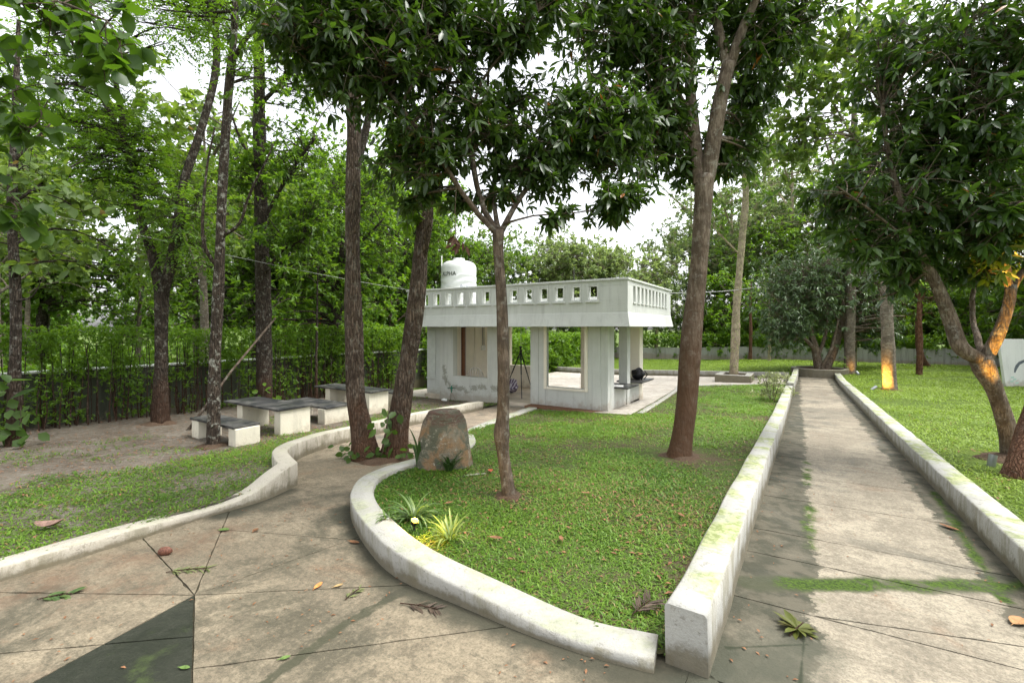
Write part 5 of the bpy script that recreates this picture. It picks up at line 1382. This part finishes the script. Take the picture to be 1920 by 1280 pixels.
MB().box(a0+.303, a1-.303, b0+.303, b1-.303, zp-.1, zp+.24).build('soil', M['red_soil'], sp)
# earth round the trunk feet
def soil_ring(cx_, cy_, rx_, ry_, zf, mat, hts=(-.01,.03,.06,.08,.09), nt=26):
    V = []
    for i, rr in enumerate((1.0,.85,.6,.3,.0)):
        for k in range(nt):
            a = 2*PI*k/nt; w = rr*(1+.15*math.sin(3*a+cx_)+.1*math.sin(5*a+1+cy_)); x_ = cx_+rx_*w*math.cos(a); y_ = cy_+ry_*w*math.sin(a)
            V.append((x_, y_, float(zf(x_, y_))+hts[i]))
    ii = np.arange(len(V)).reshape(-1, nt); jj = np.roll(ii, -1, 1)
    return setp(link('tree_foot_soil', np_mesh('tree_foot_soil', V, np.stack([ii[:-1], jj[:-1], jj[1:], ii[1:]], -1).reshape(-1, 4), smooth=True), mat), kind='structure')
soil_ring(-1.5, 7.2, .34, .28, z_main, M['pit_soil'], (-.02,.01,.04,.07,.08)); soil_ring(-2.73, 4.3, .17, .16, z_main, M['pit_soil'], (-.02,.015,.03,.04,.05))
soil_ring(-12.49, 4.59, .36, .34, z_left, M['pit_soil'], (-.02,.02,.06,.09,.1)); soil_ring(-9.16, 4.18, .3, .3, z_left, M['pit_soil'], (-.02,.02,.04,.06,.07)); soil_ring(2.66, 9.5, .45, .4, z_right, M['pit_soil'], (-.02,.02,.06,.09,.1))
soil_ring(-12.75, 7.16, .55, .5, z_left, M['pit_soil'], (-.02,.02,.06,.09,.1)); soil_ring(2.85, 21.68, .4, .4, z_right, M['pit_soil'], (-.02,.02,.05,.07,.08))
V = []; nt = 26
for i, rr in enumerate((1.0,.85,.6,.3,.0)):
    for k in range(nt):
        a = 2*PI*k/nt; w = rr*(1+.15*math.sin(3*a)+.1*math.sin(5*a+1)); x_ = -5.78+.60*w*math.cos(a); y_ = 5.2+.42*w*math.sin(a)
        V.append((x_, y_, tz(x_, y_)+(-.01,.03,.06,.08,.09)[i]))
ii = np.arange(len(V)).reshape(-1, nt); jj = np.roll(ii, -1, 1)
setp(link('tree_pit_soil', np_mesh('tree_pit_soil', V, np.stack([ii[:-1], jj[:-1], jj[1:], ii[1:]], -1).reshape(-1, 4), smooth=True), M['pit_soil']), kind='structure')

# ---------------------------------------------------------------- painted board on the right lawn
bd = thing('painted_board', 'leaning white board with a dark painted shape, standing on the right lawn', 'board', (7.2, 26.2, -.57))
u_ = np.array((.86,.51,0)); z0 = np.array((7.12,26.1,-.62)); tilt = np.array((-.10,.0,1.0))
c0 = z0+u_*1.0+tilt*.98
bm_ = MB(); bm_.obox(c0, u_, np.cross(tilt/np.linalg.norm(tilt), u_), tilt, 1.05, .06, .98); bpan = bm_.build('panel', plaster('board_paint', (.74,.75,.72), .2), bd, bevel=.01)
nn = np.cross(u_, tilt); nn /= np.linalg.norm(nn); 
if nn[1] > 0: nn = -nn
def onboard(pts, name, mat):
    f = c0+nn*.064; v = [tuple(f+u_*(a-1.0)+tilt/np.linalg.norm(tilt)*(b-.98)) for a, b in pts]
    MB().add(v, [tuple(range(len(v)))]).build(name, mat, bpan)
onboard([(.34,.62),(.39,.60),(.50,.78),(.62,.93),(.80,1.02),(1.1,1.06),(1.1,1.14),(.78,1.12),(.58,1.04),(.44,.90),(.37,.76)], 'painted_mark', plain('slate_paint', (.13,.15,.17), .7))
tq = plain('teal_paint', (.38,.6,.52), .7)
for k, (a, b) in enumerate(((.14,.22),(.26,.3),(.18,.38),(.33,.16))): onboard([(a,b),(a+.14,b+.02),(a+.13,b+.07),(a+.01,b+.05)], 'painted_mark', tq)

# ---------------------------------------------------------------- things in and around the pavilion
blk = plain('black_metal', (.012,.012,.013), .45, .4)
tp = thing('camera_tripod', 'black camera tripod standing inside the pavilion doorway', 'tripod', (-8.0, 13.2, FZ))
hub = Vector((-7.9,13.15,1.0))
for fx_, fy_ in ((-8.52,13.0),(-7.62,12.75),(-7.75,13.75)):
    b = MB(); f = Vector((fx_, fy_, FZ)); b.tube([tuple(hub), tuple(hub.lerp(f,.5))], .022, 8); b.tube([tuple(hub.lerp(f,.48)), tuple(f)], .015, 8); b.build('leg', blk, tp)
b = MB(); b.lathe((hub.x,hub.y,hub.z-.08), [(.03,0),(.05,.04),(.05,.1),(.025,.13),(.025,.2)], 12); b.box(hub.x-.05, hub.x+.05, hub.y-.04, hub.y+.04, hub.z+.12, hub.z+.17); b.build('head', blk, tp, bevel=.004)
b = MB(); b.tube([(hub.x,hub.y,hub.z+.17),(hub.x+.02,hub.y,1.8)], .008, 6); b.build('column', plain('grey_pole', (.4,.42,.44), .4), tp)
# cloth bundle
def lump(name, mat, c, rx, ry, rz, seed, n=(14,24), amp=.18):
    r = np.random.default_rng(seed); ph = r.uniform(0, 6.28, 6); V = []
    for i in range(n[0]+1):
        th_ = PI*i/n[0]
        for k in range(n[1]):
            a = 2*PI*k/n[1]; w = 1+amp*(math.sin(2*a+ph[0])*math.sin(th_*2+ph[1])+.6*math.sin(4*a+ph[2]+th_*3)+.5*math.sin(6*th_+ph[3]+a))
            V.append((c[0]+rx*w*math.sin(th_)*math.cos(a), c[1]+ry*w*math.sin(th_)*math.sin(a), max(c[2], c[2]+rz*(w*.85+.15)*(math.cos(th_)*.5+.5)*1.0)))
    ii = np.arange(len(V)).reshape(-1, n[1]); jj = np.roll(ii, -1, 1)
    return np_mesh(name, V, np.stack([ii[:-1], ii[1:], jj[1:], jj[:-1]], -1).reshape(-1, 4), smooth=True)
gb = G('striped_cloth'); wv = gb.n('ShaderNodeTexWave', {'Vector': gb.pos, 'Scale': 3.2, 'Distortion': 3.0}).outputs['Fac']
gm = gb.out(gb.pr(gb.mix(gb.mr(wv, .35, .6), (.62,.58,.66), (.13,.09,.17)), .8, .2))
setp(link('cloth_bundle', lump('cloth_bundle', gm, (-8.75,13.75,FZ), .38, .3, .42, 3), gm, None, (-8.75,13.75,FZ)), 'heap of white and purple striped cloth on the pavilion floor', 'cloth')
bp = thing('backpack', 'black backpack lying on the farther stone counter', 'backpack', (-4.36, 14.6, .12))
bag_ = link('bag', lump('bag', blk, (-4.36,14.62,.121), .2, .26, .34, 9, amp=.12), plain('black_nylon', (.012,.012,.014), .75, .3), bp)
b = MB(); b.tube([(-4.2,14.45,.14),(-4.12,14.42,.3),(-4.18,14.5,.42),(-4.3,14.55,.44)], .018, 6); b.build('strap', blk, bag_, smooth=True)
b = MB(); b.tube([(-4.2,14.75,.14),(-4.1,14.78,.28),(-4.18,14.72,.42)], .018, 6); b.build('strap', blk, bag_, smooth=True)
b = MB(); b.obox((-4.42,12.86,.106), (1,.3,0), (-.3,1,0), (0,0,1), .15, .21, .004)
setp(b.build('paper_sheet', M['coping'], None, (-4.42,12.86,.1)), 'white paper sheet on the nearer stone counter', 'paper')
# plastic armchair behind the first window
ch = thing('plastic_chair', 'white plastic armchair behind the first pavilion window', 'chair', (-9.5, 12.7, FZ))
cw = plain('chair_plastic', (.72,.68,.60), .4, .4, .05)
def chp(x, y, z):       # chair frame: faces right-front
    a = math.radians(35); return (-9.5+x*math.cos(a)-y*math.sin(a), 12.72+x*math.sin(a)+y*math.cos(a), FZ+z)
b = MB(); b.add([chp(x, y, z) for z in (.40,.43) for x, y in ((-.24,-.24),(.24,-.24),(.22,.22),(-.22,.22))], [(0,3,2,1),(4,5,6,7),(0,1,5,4),(1,2,6,5),(2,3,7,6),(3,0,4,7)]); b.build('seat', cw, ch, bevel=.01)
b = MB(); pts = [chp(.25*math.sin(t), .25+.06*math.cos(t)*0+.05*(1-math.cos(t*.5)), .66-.24*math.cos(t)) for t in np.linspace(.35, 2*PI-.35, 22)]
b.tube(pts, .024, 8); bf_ = b.build('back_frame', cw, ch, smooth=True)
for k in range(5):
    xo = -.16+.08*k; hh = .22*math.sqrt(max(0, 1-(xo/.26)**2)); b = MB(); b.tube([chp(xo,.265,.66-hh*.9), chp(xo,.275,.66), chp(xo,.28,.66+hh)], .016, 6); b.build('back_slat', cw, bf_, smooth=True)
for sx_ in (-1, 1):
    b = MB(); b.tube([chp(sx_*.25,.24,.72), chp(sx_*.29,.1,.64), chp(sx_*.29,-.12,.62), chp(sx_*.27,-.24,.55), chp(sx_*.25,-.25,.42)], .02, 8); b.build('armrest', cw, ch, smooth=True)
    for sy_ in (-1, 1):
        b = MB(); b.tube([chp(sx_*.21,sy_*.2,.41), chp(sx_*.25,sy_*.25,0)], [.026,.018], 8); b.build('leg', cw, ch)
# garden sprinkler
sk = thing('garden_sprinkler', 'small tripod sprinkler with a green head by the flaking wall', 'sprinkler', (-9.72, 11.72, tz(-9.72,11.72)))
g0 = tz(-9.72, 11.72); hb_ = Vector((-9.72,11.72,g0+.34))
for k in range(3):
    a = k*2.1+.4; b = MB(); b.tube([tuple(hb_), (-9.72+.19*math.cos(a), 11.72+.19*math.sin(a), g0+.0)], .012, 6); b.build('leg', plain('dull_steel', (.28,.25,.21), .5, metal=.6), sk)
b = MB(); b.lathe((-9.72,11.72,g0+.33), [(.02,0),(.02,.1),(.05,.12),(.05,.15),(.02,.17),(.018,.22)], 12); hd_ = b.build('head', plain('sprinkler_green', (.02,.16,.10), .5), sk, bevel=.003)
b = MB(); b.tube([(-9.87,11.70,g0+.47),(-9.57,11.74,g0+.47)], .013, 6); b.build('arm', plain('sprinkler_arm', (.03,.1,.07), .5), hd_)
setp(link('plastic_bag', lump('plastic_bag', M['coping'], (-9.98,11.66,tz(-9.98,11.66)+.02), .12, .08, .09, 5, (8,14)), M['coping'], None, (-9.98,11.66,g0)), 'small crumpled white plastic bag at the foot of the flaking wall', 'bag')
# ---------------------------------------------------------------- plants with strap leaves
def strap_plant(name, label, x, y, z, n, L, W, mat, spread=1.0, stiff=.35, cat='plant', seed=0, group=None):
    r = np.random.default_rng(seed); mbs = []
    th = thing(name, label, cat, (x, y, z), group)
    V = []; T = []; tint = []; o = 0; S = 7
    for k in range(n):
        a = r.uniform(0, 6.28); l = L*r.uniform(.6, 1.15); w = W*r.uniform(.75, 1.2); up = r.uniform(.5, 1.1)*(1+stiff)
        d = np.array((math.cos(a), math.sin(a), 0)); s = np.array((-d[1], d[0], 0)); p = np.array((x, y, z))+d*.02*r.random()+s*r.normal(0,.02)
        el = math.atan2(up, spread*r.uniform(.35, 1.1)); tw = r.uniform(.4, 1.0); tt = np.clip(r.normal(.45,.2), 0, .95)
        for i in range(S+1):
            f = i/S; ww = w*(math.sin(PI*min(1, f*.8+.18))**.7)*(1 if f < .98 else .1)
            V += [tuple(p-s*ww*.5+np.array((0,0,ww*.12))), tuple(p), tuple(p+s*ww*.5+np.array((0,0,ww*.12)))]; tint += [tt]*3
            p = p+(d*math.cos(el)+UP*math.sin(el))*l/S; el -= tw*(1.9/S)*(1.35-stiff)
            if i < S:
                b_ = o+i*3; T += [(b_,b_+3,b_+4,b_+1),(b_+1,b_+4,b_+5,b_+2)]
        o = len(V)
    link('foliage', np_mesh('foliage', V, T, attr={'tint': np.array(tint)}, smooth=True), mat, th)
    return th
lm = leafmat('strap_leaf', (.06,.12,.03), (.17,.25,.08), (.2,.35,.04), .4, .3)
ly = leafmat('striped_strap_leaf', (.10,.17,.03), (.30,.36,.10), (.3,.42,.05), .4, .3)
strap_plant('spider_plant', 'arching green spider plant on the curved kerb left of the kerb lamp', -3.14, 3.22, float(z_main(-3.14,3.22)), 55, .36, .020, lm, 1.1, .25, seed=1)
strap_plant('spider_plant', 'striped yellow-green spider plant on the right of the kerb lamp', -2.55, 3.06, float(z_main(-2.55,3.06)), 34, .27, .02, ly, .85, .45, seed=2)
strap_plant('spider_plant', 'small green tuft over the kerb in front of the kerb lamp', -3.22, 2.98, float(terr(-3.22,2.98))+.2, 12, .2, .018, lm, 1.3, .15, seed=21)
lsn = leafmat('dark_strap_leaf', (.02,.05,.015), (.06,.11,.03), (.06,.14,.02), .4, .15)
strap_plant('snake_plant', 'dark upright snake plant at the left foot of the standing stone', -4.42, 4.62, float(z_main(-4.42,4.62)), 7, .62, .05, lsn, .16, .9, seed=3)
strap_plant('snake_plant', 'leafy strap plant at the front right foot of the standing stone', -3.95, 4.72, float(z_main(-3.95,4.72)), 22, .36, .035, lsn, .5, .6, seed=4)
sh_ = thing('variegated_shrub', 'pale variegated shrub beside the straight kerb near the courtyard', 'shrub', (-.62, 16.2, float(z_main(-.62,16.2))))
P = np.array((-.66,16.2,float(z_main(-.62,16.2))))+np.column_stack([RNG.normal(0,.24,90), RNG.normal(0,.28,90), RNG.uniform(.12,.85,90)])
link('foliage', leaf_mesh('foliage', *sprays(P, nrm(RNG.normal(size=P.shape)*.8+UP), dict(L=.14,W=.03,per=9,mode='whorl',droop=.2,ang=(20,80)), 1.2, .6), False), leafmat('variegated_leaf', (.16,.2,.07), (.42,.44,.24), (.3,.36,.12), .5, .3), sh_)
st = np.array([[(-.66+.05*math.cos(k), 16.2+.05*math.sin(k), P[0,2]*0+float(z_main(-.62,16.2))-.03), (-.66+.14*math.cos(k), 16.2+.14*math.sin(k), float(z_main(-.62,16.2))+.35), (-.66+.25*math.cos(k), 16.2+.25*math.sin(k), float(z_main(-.62,16.2))+.65)] for k in range(7)])
v, q_ = tubes_mesh('s', st, np.full((7,3), .01), 5); link('stem', np_mesh('stem', v, q_), M['bark_grey'], sh_)
# climbing and creeping leaves
def vine(name, label, pts, n, L, W, mat, r=.12, seed=0):
    pts = np.array(pts); th = thing(name, label, 'vine', tuple(pts[0]))
    P = crs(pts, .04)
    link('stem', MB().tube([tuple(p) for p in P[:, :3]], .006, 5).mesh('stem'), M['bark_grey'], th)
    sel = P[RNG.integers(0, len(P), n)]; P2 = sel+RNG.normal(0, 1, (n,3))*r
    D = nrm(RNG.normal(size=(n,3))*np.array((1,1,.3))+np.array((0,-.3,-.5)))
    N = nrm(RNG.normal(size=(n,3))*.5+np.array((.35,-.7,.6)))
    link('foliage', leaf_mesh('foliage', P2, D, N, L*RNG.uniform(.6,1.2,n), W*RNG.uniform(.8,1.15,n), np.clip(RNG.normal(.5,.25,n),0,.95), True), mat, th)
    return th
vine('climbing_vine', 'broad-leaved vine climbing the foot of the right trunk of the pair', [(-5.62,5.02,-.3),(-5.52,5.02,.0),(-5.5,5.05,.3),(-5.52,5.1,.55)], 26, .17, .11, M['leaf_big'], .09)
vine('climbing_vine', 'low creeper at the left foot of the trunk pair', [(-6.35,4.95,-.30),(-6.15,4.85,-.22),(-5.95,4.75,-.25)], 22, .13, .09, M['leaf_big'], .10)
vine('climbing_vine', 'low creeper between the trunk pair and the standing stone', [(-5.45,5.2,-.28),(-5.2,5.25,-.18),(-5.0,5.35,-.25)], 26, .13, .09, M['leaf_big'], .10)
vine('climbing_vine', 'big soft leaves wrapped round the foot of the left edge tree', [(-12.05,2.2,-.3),(-11.9,2.25,.2),(-11.9,2.2,.7)], 34, .30, .2, M['leaf_big'], .17)
vine('climbing_vine', 'small vine leaves on the farther ringed trunk', [(2.05,28.7,-.3),(2.0,28.65,.1),(2.05,28.65,.35)], 16, .16, .11, M['leaf_light'], .09)
vine('climbing_vine', 'tuft of leaves at the foot of the thick dark straight tree', [(-12.5,7.0,-.45),(-12.4,6.95,.0),(-12.4,6.95,.2)], 18, .22, .12, M['leaf_hedge'], .12)
# dry leaf cluster hanging from the slender tree
dc = thing('dry_leaf_cluster', 'cluster of dead brown leaves hanging from the slender tree above the tank', 'leaf cluster', (-3.15, 3.87, 2.76))
cx_, cy_, cz_ = -3.15, 3.87, 2.76
P2 = np.array((cx_,cy_,cz_))+RNG.normal(0,1,(16,3))*np.array((.035,.035,.06)); D = nrm(RNG.normal(size=(16,3))*.5+np.array((0,0,-1.0)))
link('foliage', leaf_mesh('foliage', P2, D, RNG.normal(size=(16,3)), RNG.uniform(.08,.15,16), RNG.uniform(.03,.05,16), np.zeros(16), True), plain('dead_leaf', (.07,.035,.022), .7, .2, .3, 30), dc)
link('stem', MB().tube([(cx_,cy_,cz_),(cx_-.02,cy_+.01,cz_+.3),(-3.14,3.87,3.37)], .005, 5).mesh('stem'), M['bark_grey'], dc)

# ---------------------------------------------------------------- garden lamps
steel = plain('lamp_grey', (.33,.35,.36), .4, .5, .1, metal=.5)
def lamp(name, label, base, aim, power, size, colr, stake=.1, r=.04, ln=.16, body=None, lit=True, cone=70, emis=40, typ='SPOT'):
    base = Vector(base); aim = Vector(aim); d = (aim-base).normalized()
    t = thing(name, label, 'lamp', tuple(base))
    c = base+Vector((0,0,stake)); steel = body or globals()['steel']
    MB().tube([tuple(base-Vector((0,0,.05))), tuple(c)], .01, 6).build('stake', steel, t)
    hs_ = MB().tube([tuple(c-d*ln*.5), tuple(c-d*ln*.42), tuple(c+d*ln*.42), tuple(c+d*ln*.5)], [r*.75,r,r,r*1.08], 16, cap=False).build('housing', steel, t, smooth=True)
    gl = G('lamp_lens_lit')
    lens = gl.out(gl.n('ShaderNodeEmission', {'Color': colr+(1,), 'Strength': emis}).outputs[0])
    MB().tube([tuple(c+d*(ln*.40)), tuple(c+d*(ln*.44))], r*.9, 16).build('lens', lens, hs_)
    MB().tube([tuple(c-d*ln*.46), tuple(c-d*ln*.40)], r*.85, 12).build('back_cap', steel, hs_)
    L = bpy.data.lights.new('bulb', typ); L.energy = power; L.color = colr
    if typ == 'SPOT': L.spot_size = math.radians(cone); L.spot_blend = .9
    L.shadow_soft_size = size
    lo = bpy.data.objects.new('bulb', L); COL.objects.link(lo); lo.parent = t
    lo.location = c+d*(ln*.55)-base; lo.rotation_euler = (-d).to_track_quat('Z', 'Y').to_euler()
    return t
ORG = (1.0, .50, .07); YEL = (1.0, .60, .07)
lamp('garden_spotlight', 'grey spotlight on the lawn aimed at the nearer ringed trunk', (2.36, 21.1, -.50), (2.85, 21.55, -.12), 120, .04, ORG, .08, .05, .26, cone=95)
lamp('garden_spotlight', 'small glowing spotlight at the foot of the farther ringed trunk', (2.55, 28.35, -.57), (2.3, 28.9, -.2), 9, .03, ORG, .1, .06, .2, emis=5)
lamp('garden_spotlight', 'spotlight in the grass behind the reddish trunk foot, aimed up the mango tree', (2.28, 8.85, -.14), (2.72, 9.25, 2.2), 560, .03, ORG, .1, .045, .18, cone=31)
lamp('kerb_lamp', 'small bright yellow lamp on the curved kerb between two spider plants', (-2.92, 3.0, tz(-2.92,3.0)+.205), (-2.78, 2.98, tz(-2.9,3.0)+.52), 17, .02, YEL, .02, .030, .04, body=blk, emis=2.4, typ='POINT')

# ---------------------------------------------------------------- leaves, cones and twigs lying about
def fallen(name, label, x, y, mat, L, W, ang, zf=terr, curl=.15, cat='fallen leaf'):
    z = float(zf(x, y))+.006; d = np.array((math.cos(ang), math.sin(ang), 0)); s = np.array((-d[1], d[0], 0)); V = []; F = []; S = 6
    for i in range(S+1):
        f = i/S; w = W*math.sin(PI*(f*.9+.06))**.8; zz = z+curl*L*(2*f-1)**2*.5
        p = np.array((x, y, zz))+d*L*(f-.5)
        V += [tuple(p+s*w*.5+UP*w*.25), tuple(p), tuple(p-s*w*.5+UP*w*.22)]
        if i < S: b = 3*i; F += [(b,b+3,b+4,b+1),(b+1,b+4,b+5,b+2)]
    mb = MB(); mb.add(V, F); mb.tube([tuple(np.array(V[1])-d*L*.22), V[1]], .0025, 4)
    return setp(mb.build(name, mat, None, (x, y, z), smooth=True), label, cat)
gl_ = plain('fallen_green', (.10,.16,.04), .5, .3, .3, 40); gr_ = plain('fallen_grey', (.28,.27,.2), .7, .2, .2, 40)
fallen('fallen_leaf', 'orange leaf lying on the plaza near the joint crossing', -3.06, 2.13, M['orange_leaf'], .09, .04, 1.9)
fallen('fallen_leaf', 'pale tan leaf beside the orange leaf on the plaza', -2.93, 2.21, plain('tan_leaf', (.32,.22,.1), .6, .2, .2, 40), .07, .03, 1.2)
fallen('fallen_leaf', 'dull green leaf lying by the left kerb on the plaza joint', -4.83, 2.31, gl_, .10, .06, .6)
fallen('fallen_leaf', 'small dark curled leaf on the plaza joint, middle of three', -4.55, 2.47, M['dry_leaf'], .08, .05, 2.1)
fallen('fallen_leaf', 'bright green leaf in the front of the plaza', -2.51, 1.53, gl_, .06, .03, 1.0)
fallen('fallen_leaf', 'green leaf on the dark mossy panel', -2.92, 1.19, gl_, .06, .028, .5)
fallen('fallen_leaf', 'brown leaf on the plaza next to the curved kerb tip', -3.46, 2.78, M['dry_leaf'], .11, .045, .2)
fallen('fallen_leaf', 'curled brown leaf at the right side of the footpath', 1.27, 6.1, M['dry_leaf'], .16, .06, 2.4)
fallen('fallen_leaf', 'large tan leaf at the right edge of the footpath', 1.22, 4.27, plain('tan_big_leaf', (.36,.2,.09), .6, .2, .2, 40), .14, .08, 1.0)
fallen('fallen_leaf', 'long pale silvery leaf on the lawn beside the standing stone', -3.55, 4.76, gr_, .30, .07, .9, z_main, .08)
fallen('fallen_leaf', 'red leaf on the lawn right of the standing stone', -3.44, 4.95, plain('red_leaf', (.35,.07,.03), .6, .2, .2, 40), .1, .07, 2.2, lambda x, y: z_main(x, y)+.03)
fallen('fallen_leaf', 'big curled dry leaf on the left lawn near the kerb', -6.1, 1.34, plain('mauve_dry_leaf', (.22,.14,.11), .7, .2, .3, 30), .22, .14, .9, lambda x, y: z_left(x, y)+.03, .5)
fallen('fallen_leaf', 'brown leaf lying in the grass right of the striped spider plant', -2.22, 3.28, M['dry_leaf'], .12, .05, .3, lambda x, y: z_main(x, y)+.03)
for k, (x_, y_) in enumerate(((-3.35,3.3),(-3.1,3.7),(-1.75,3.6),(-2.0,4.7),(-1.3,4.4),(-.95,4.6))):
    fallen('fallen_leaf', 'brown leaf lying in the grass of the middle lawn', x_, y_, M['dry_leaf'], .09, .04, k*1.1, lambda x, y: z_main(x, y)+.03)['group'] = 'brown leaves in the lawn'
def sprig(name, label, x, y, mat, L, n, lw, ang, zf=terr, rosette=False):
    z = float(zf(x, y))+.008; th = thing(name, label, 'twig', (x, y, z)); d = np.array((math.cos(ang), math.sin(ang), 0)); s = np.array((-d[1], d[0], 0)); r = np.random.default_rng(int(abs(x*100)))
    c = np.array((x, y, z))
    link('stem', MB().tube([tuple(c-d*L*.55), tuple(c+UP*.01), tuple(c+d*L*.45+UP*.004)], .004, 5).mesh('stem'), M['bark_dark'], th)
    k = np.arange(n)
    if rosette:
        a = k*2.4; P = c+np.zeros((n,3)); D = np.column_stack([np.cos(a), np.sin(a), r.uniform(.05,.5,n)])
    else:
        f = r.uniform(-.45, .45, n); P = c+d*(f*L)[:,None]; sd = np.where(k % 2 == 0, 1, -1)
        D = d*.8+s*sd[:,None]*r.uniform(.4,1.0,(n,1))+UP*r.uniform(.05,.3,(n,1))
    link('foliage', leaf_mesh('foliage', P, nrm(D), UP+r.normal(0,.3,(n,3)), lw[0]*r.uniform(.7,1.2,n), np.full(n, lw[1]), r.uniform(0,.9,n), True), mat, th)
    return th
olive = leafmat('withering_leaf', (.055,.045,.012), (.10,.12,.02), (.1,.12,.02), .5, .15)
drym = leafmat('dried_frond', (.05,.033,.022), (.12,.085,.055), (.1,.07,.03), .7, .1)
grn = leafmat('cut_sprig', (.10,.13,.04), (.2,.22,.08), (.15,.2,.05), .6, .2)
sprig('fallen_sprig', 'withering olive rosette of leaves lying at the foot of the footpath', .0, 3.38, olive, .2, 16, (.13,.045), 1.2, rosette=True)
sprig('fallen_frond', 'dark dried frond on the plaza beside the curved kerb', -2.2, 2.32, drym, .28, 30, (.10,.012), .3)
sprig('fallen_frond', 'pale little fern frond on the plaza right of the orange leaf', -2.74, 2.19, grn, .14, 18, (.06,.012), 1.7)
sprig('fallen_sprig', 'needle-leaved sprig lying on the plaza joint near the seed cone', -4.2, 1.74, grn, .3, 40, (.09,.01), .75)
sprig('fallen_sprig', 'green leafy sprig lying on the left of the plaza', -4.6, 1.05, leafmat('green_sprig', (.04,.08,.02), (.1,.15,.04), (.1,.2,.03), .5, .2), .2, 14, (.10,.035), .9)
sprig('fallen_frond', 'dark dried frond in the lawn corner beside the straight kerb', -.86, 2.98, drym, .22, 26, (.13,.014), 1.3, lambda x, y: z_main(x, y)+.03)
cn = thing('seed_cone', 'small brown seed cone lying on the plaza', 'cone', (-4.72, 1.77, tz(-4.72,1.77)))
link('cone', rock('cone', None, (-4.72,1.77,tz(-4.72,1.77)), [(.0,0,0,0,1),(.03,.004,0,0,1.2),(.045,.025,0,0,1.2),(.045,.045,0,0,1.2),(.03,.066,0,0,1.2),(0,.072,0,0,1)], 3, 16), plain('cone_brown', (.13,.055,.035), .6, .3, .4, 90), cn)

# ---------------------------------------------------------------- wires, pole and marker beyond
wc = plain('cable_grey', (.45,.46,.44), .6)
def cable(label, a, b, sag, r=.006):
    a = np.array(a); b = np.array(b); t = np.linspace(0, 1, 24)[:,None]; p = a+(b-a)*t-UP*sag*4*t*(1-t)
    setp(MB().tube([tuple(x) for x in p], r, 5).build('cable', wc, None, tuple(a)), label, 'cable')
cable('thin grey cable sagging across the left trees towards the pavilion', (-12.2, 2.2, 4.05), (-11.2, 12.0, 3.05), .12, .005)
cable('pale cable running from the pavilion roof corner to the right', (-3.6, 15.6, 2.95), (-1.8, 30, 4.2), .1, .012)
lp = MB(); lp.tube([(-11.2,4.6,-.46),(-11.5,5.7,.8),(-11.75,6.9,2.05)], [.034,.03,.024], 8, wob=.08)
setp(lp.build('leaning_pole', M['bark_grey'], None, (-11.2,4.6,-.46), smooth=True), 'bare grey branch leaning behind the thin speckled tree', 'branch')
for k, (x_, y_, r_, h_, lb) in enumerate(((-13.2,9.1,.05,3.2,'thin sapling stem by the boundary wall left of the dark leaning tree'),(-3.0,38.6,.13,4.5,'brown trunk at the far wall, left of two behind the courtyard'),(-1.7,37.4,.11,4.0,'mottled pale trunk at the far wall, right of two behind the courtyard'),(5.2,30.3,.14,3.6,'reddish trunk standing just behind the nearer ringed trunk'),(2.9,33.5,.07,5.0,'thin pale pole-like stem behind the farther ringed trunk'))):
    z_ = tz(x_, y_)
    tree('sapling', lb, None, 'broad', M['bark_dark'] if k == 0 else M['bark_red'] if k in (1,3) else M['bark_pale'], M['leaf_light'], 1.6, 1.0, data=([[(x_,y_,z_-.05,r_),(x_+.03,y_,z_+h_*.5,r_*.85),(x_,y_+.05,z_+h_,r_*.6),(x_+.1,y_,z_+h_*1.35,r_*.3)]], [(x_,y_,z_+h_*1.25,1.0,.8,1.0,26)]))
mk = thing('orange_marker', 'small orange sign plate on a stake beyond the left hedge', 'sign', (-15.6, 10.9, -.75))
MB().tube([(-15.6,10.9,-.8),(-15.6,10.9,2.0)], .02, 6).build('stake', M['bark_grey'], mk)
MB().obox((-15.58,10.88,2.05), (.847,.531,0), (-.531,.847,0), (0,0,1), .10, .008, .15).build('plate', plain('orange_paint', (.75,.16,.05), .6), mk)
print('tris', sum(sum(len(p.vertices)-2 for p in m.polygons) for m in bpy.data.meshes if len(m.polygons) < 2000)+sum(len(m.polygons) for m in bpy.data.meshes if len(m.polygons) >= 2000))
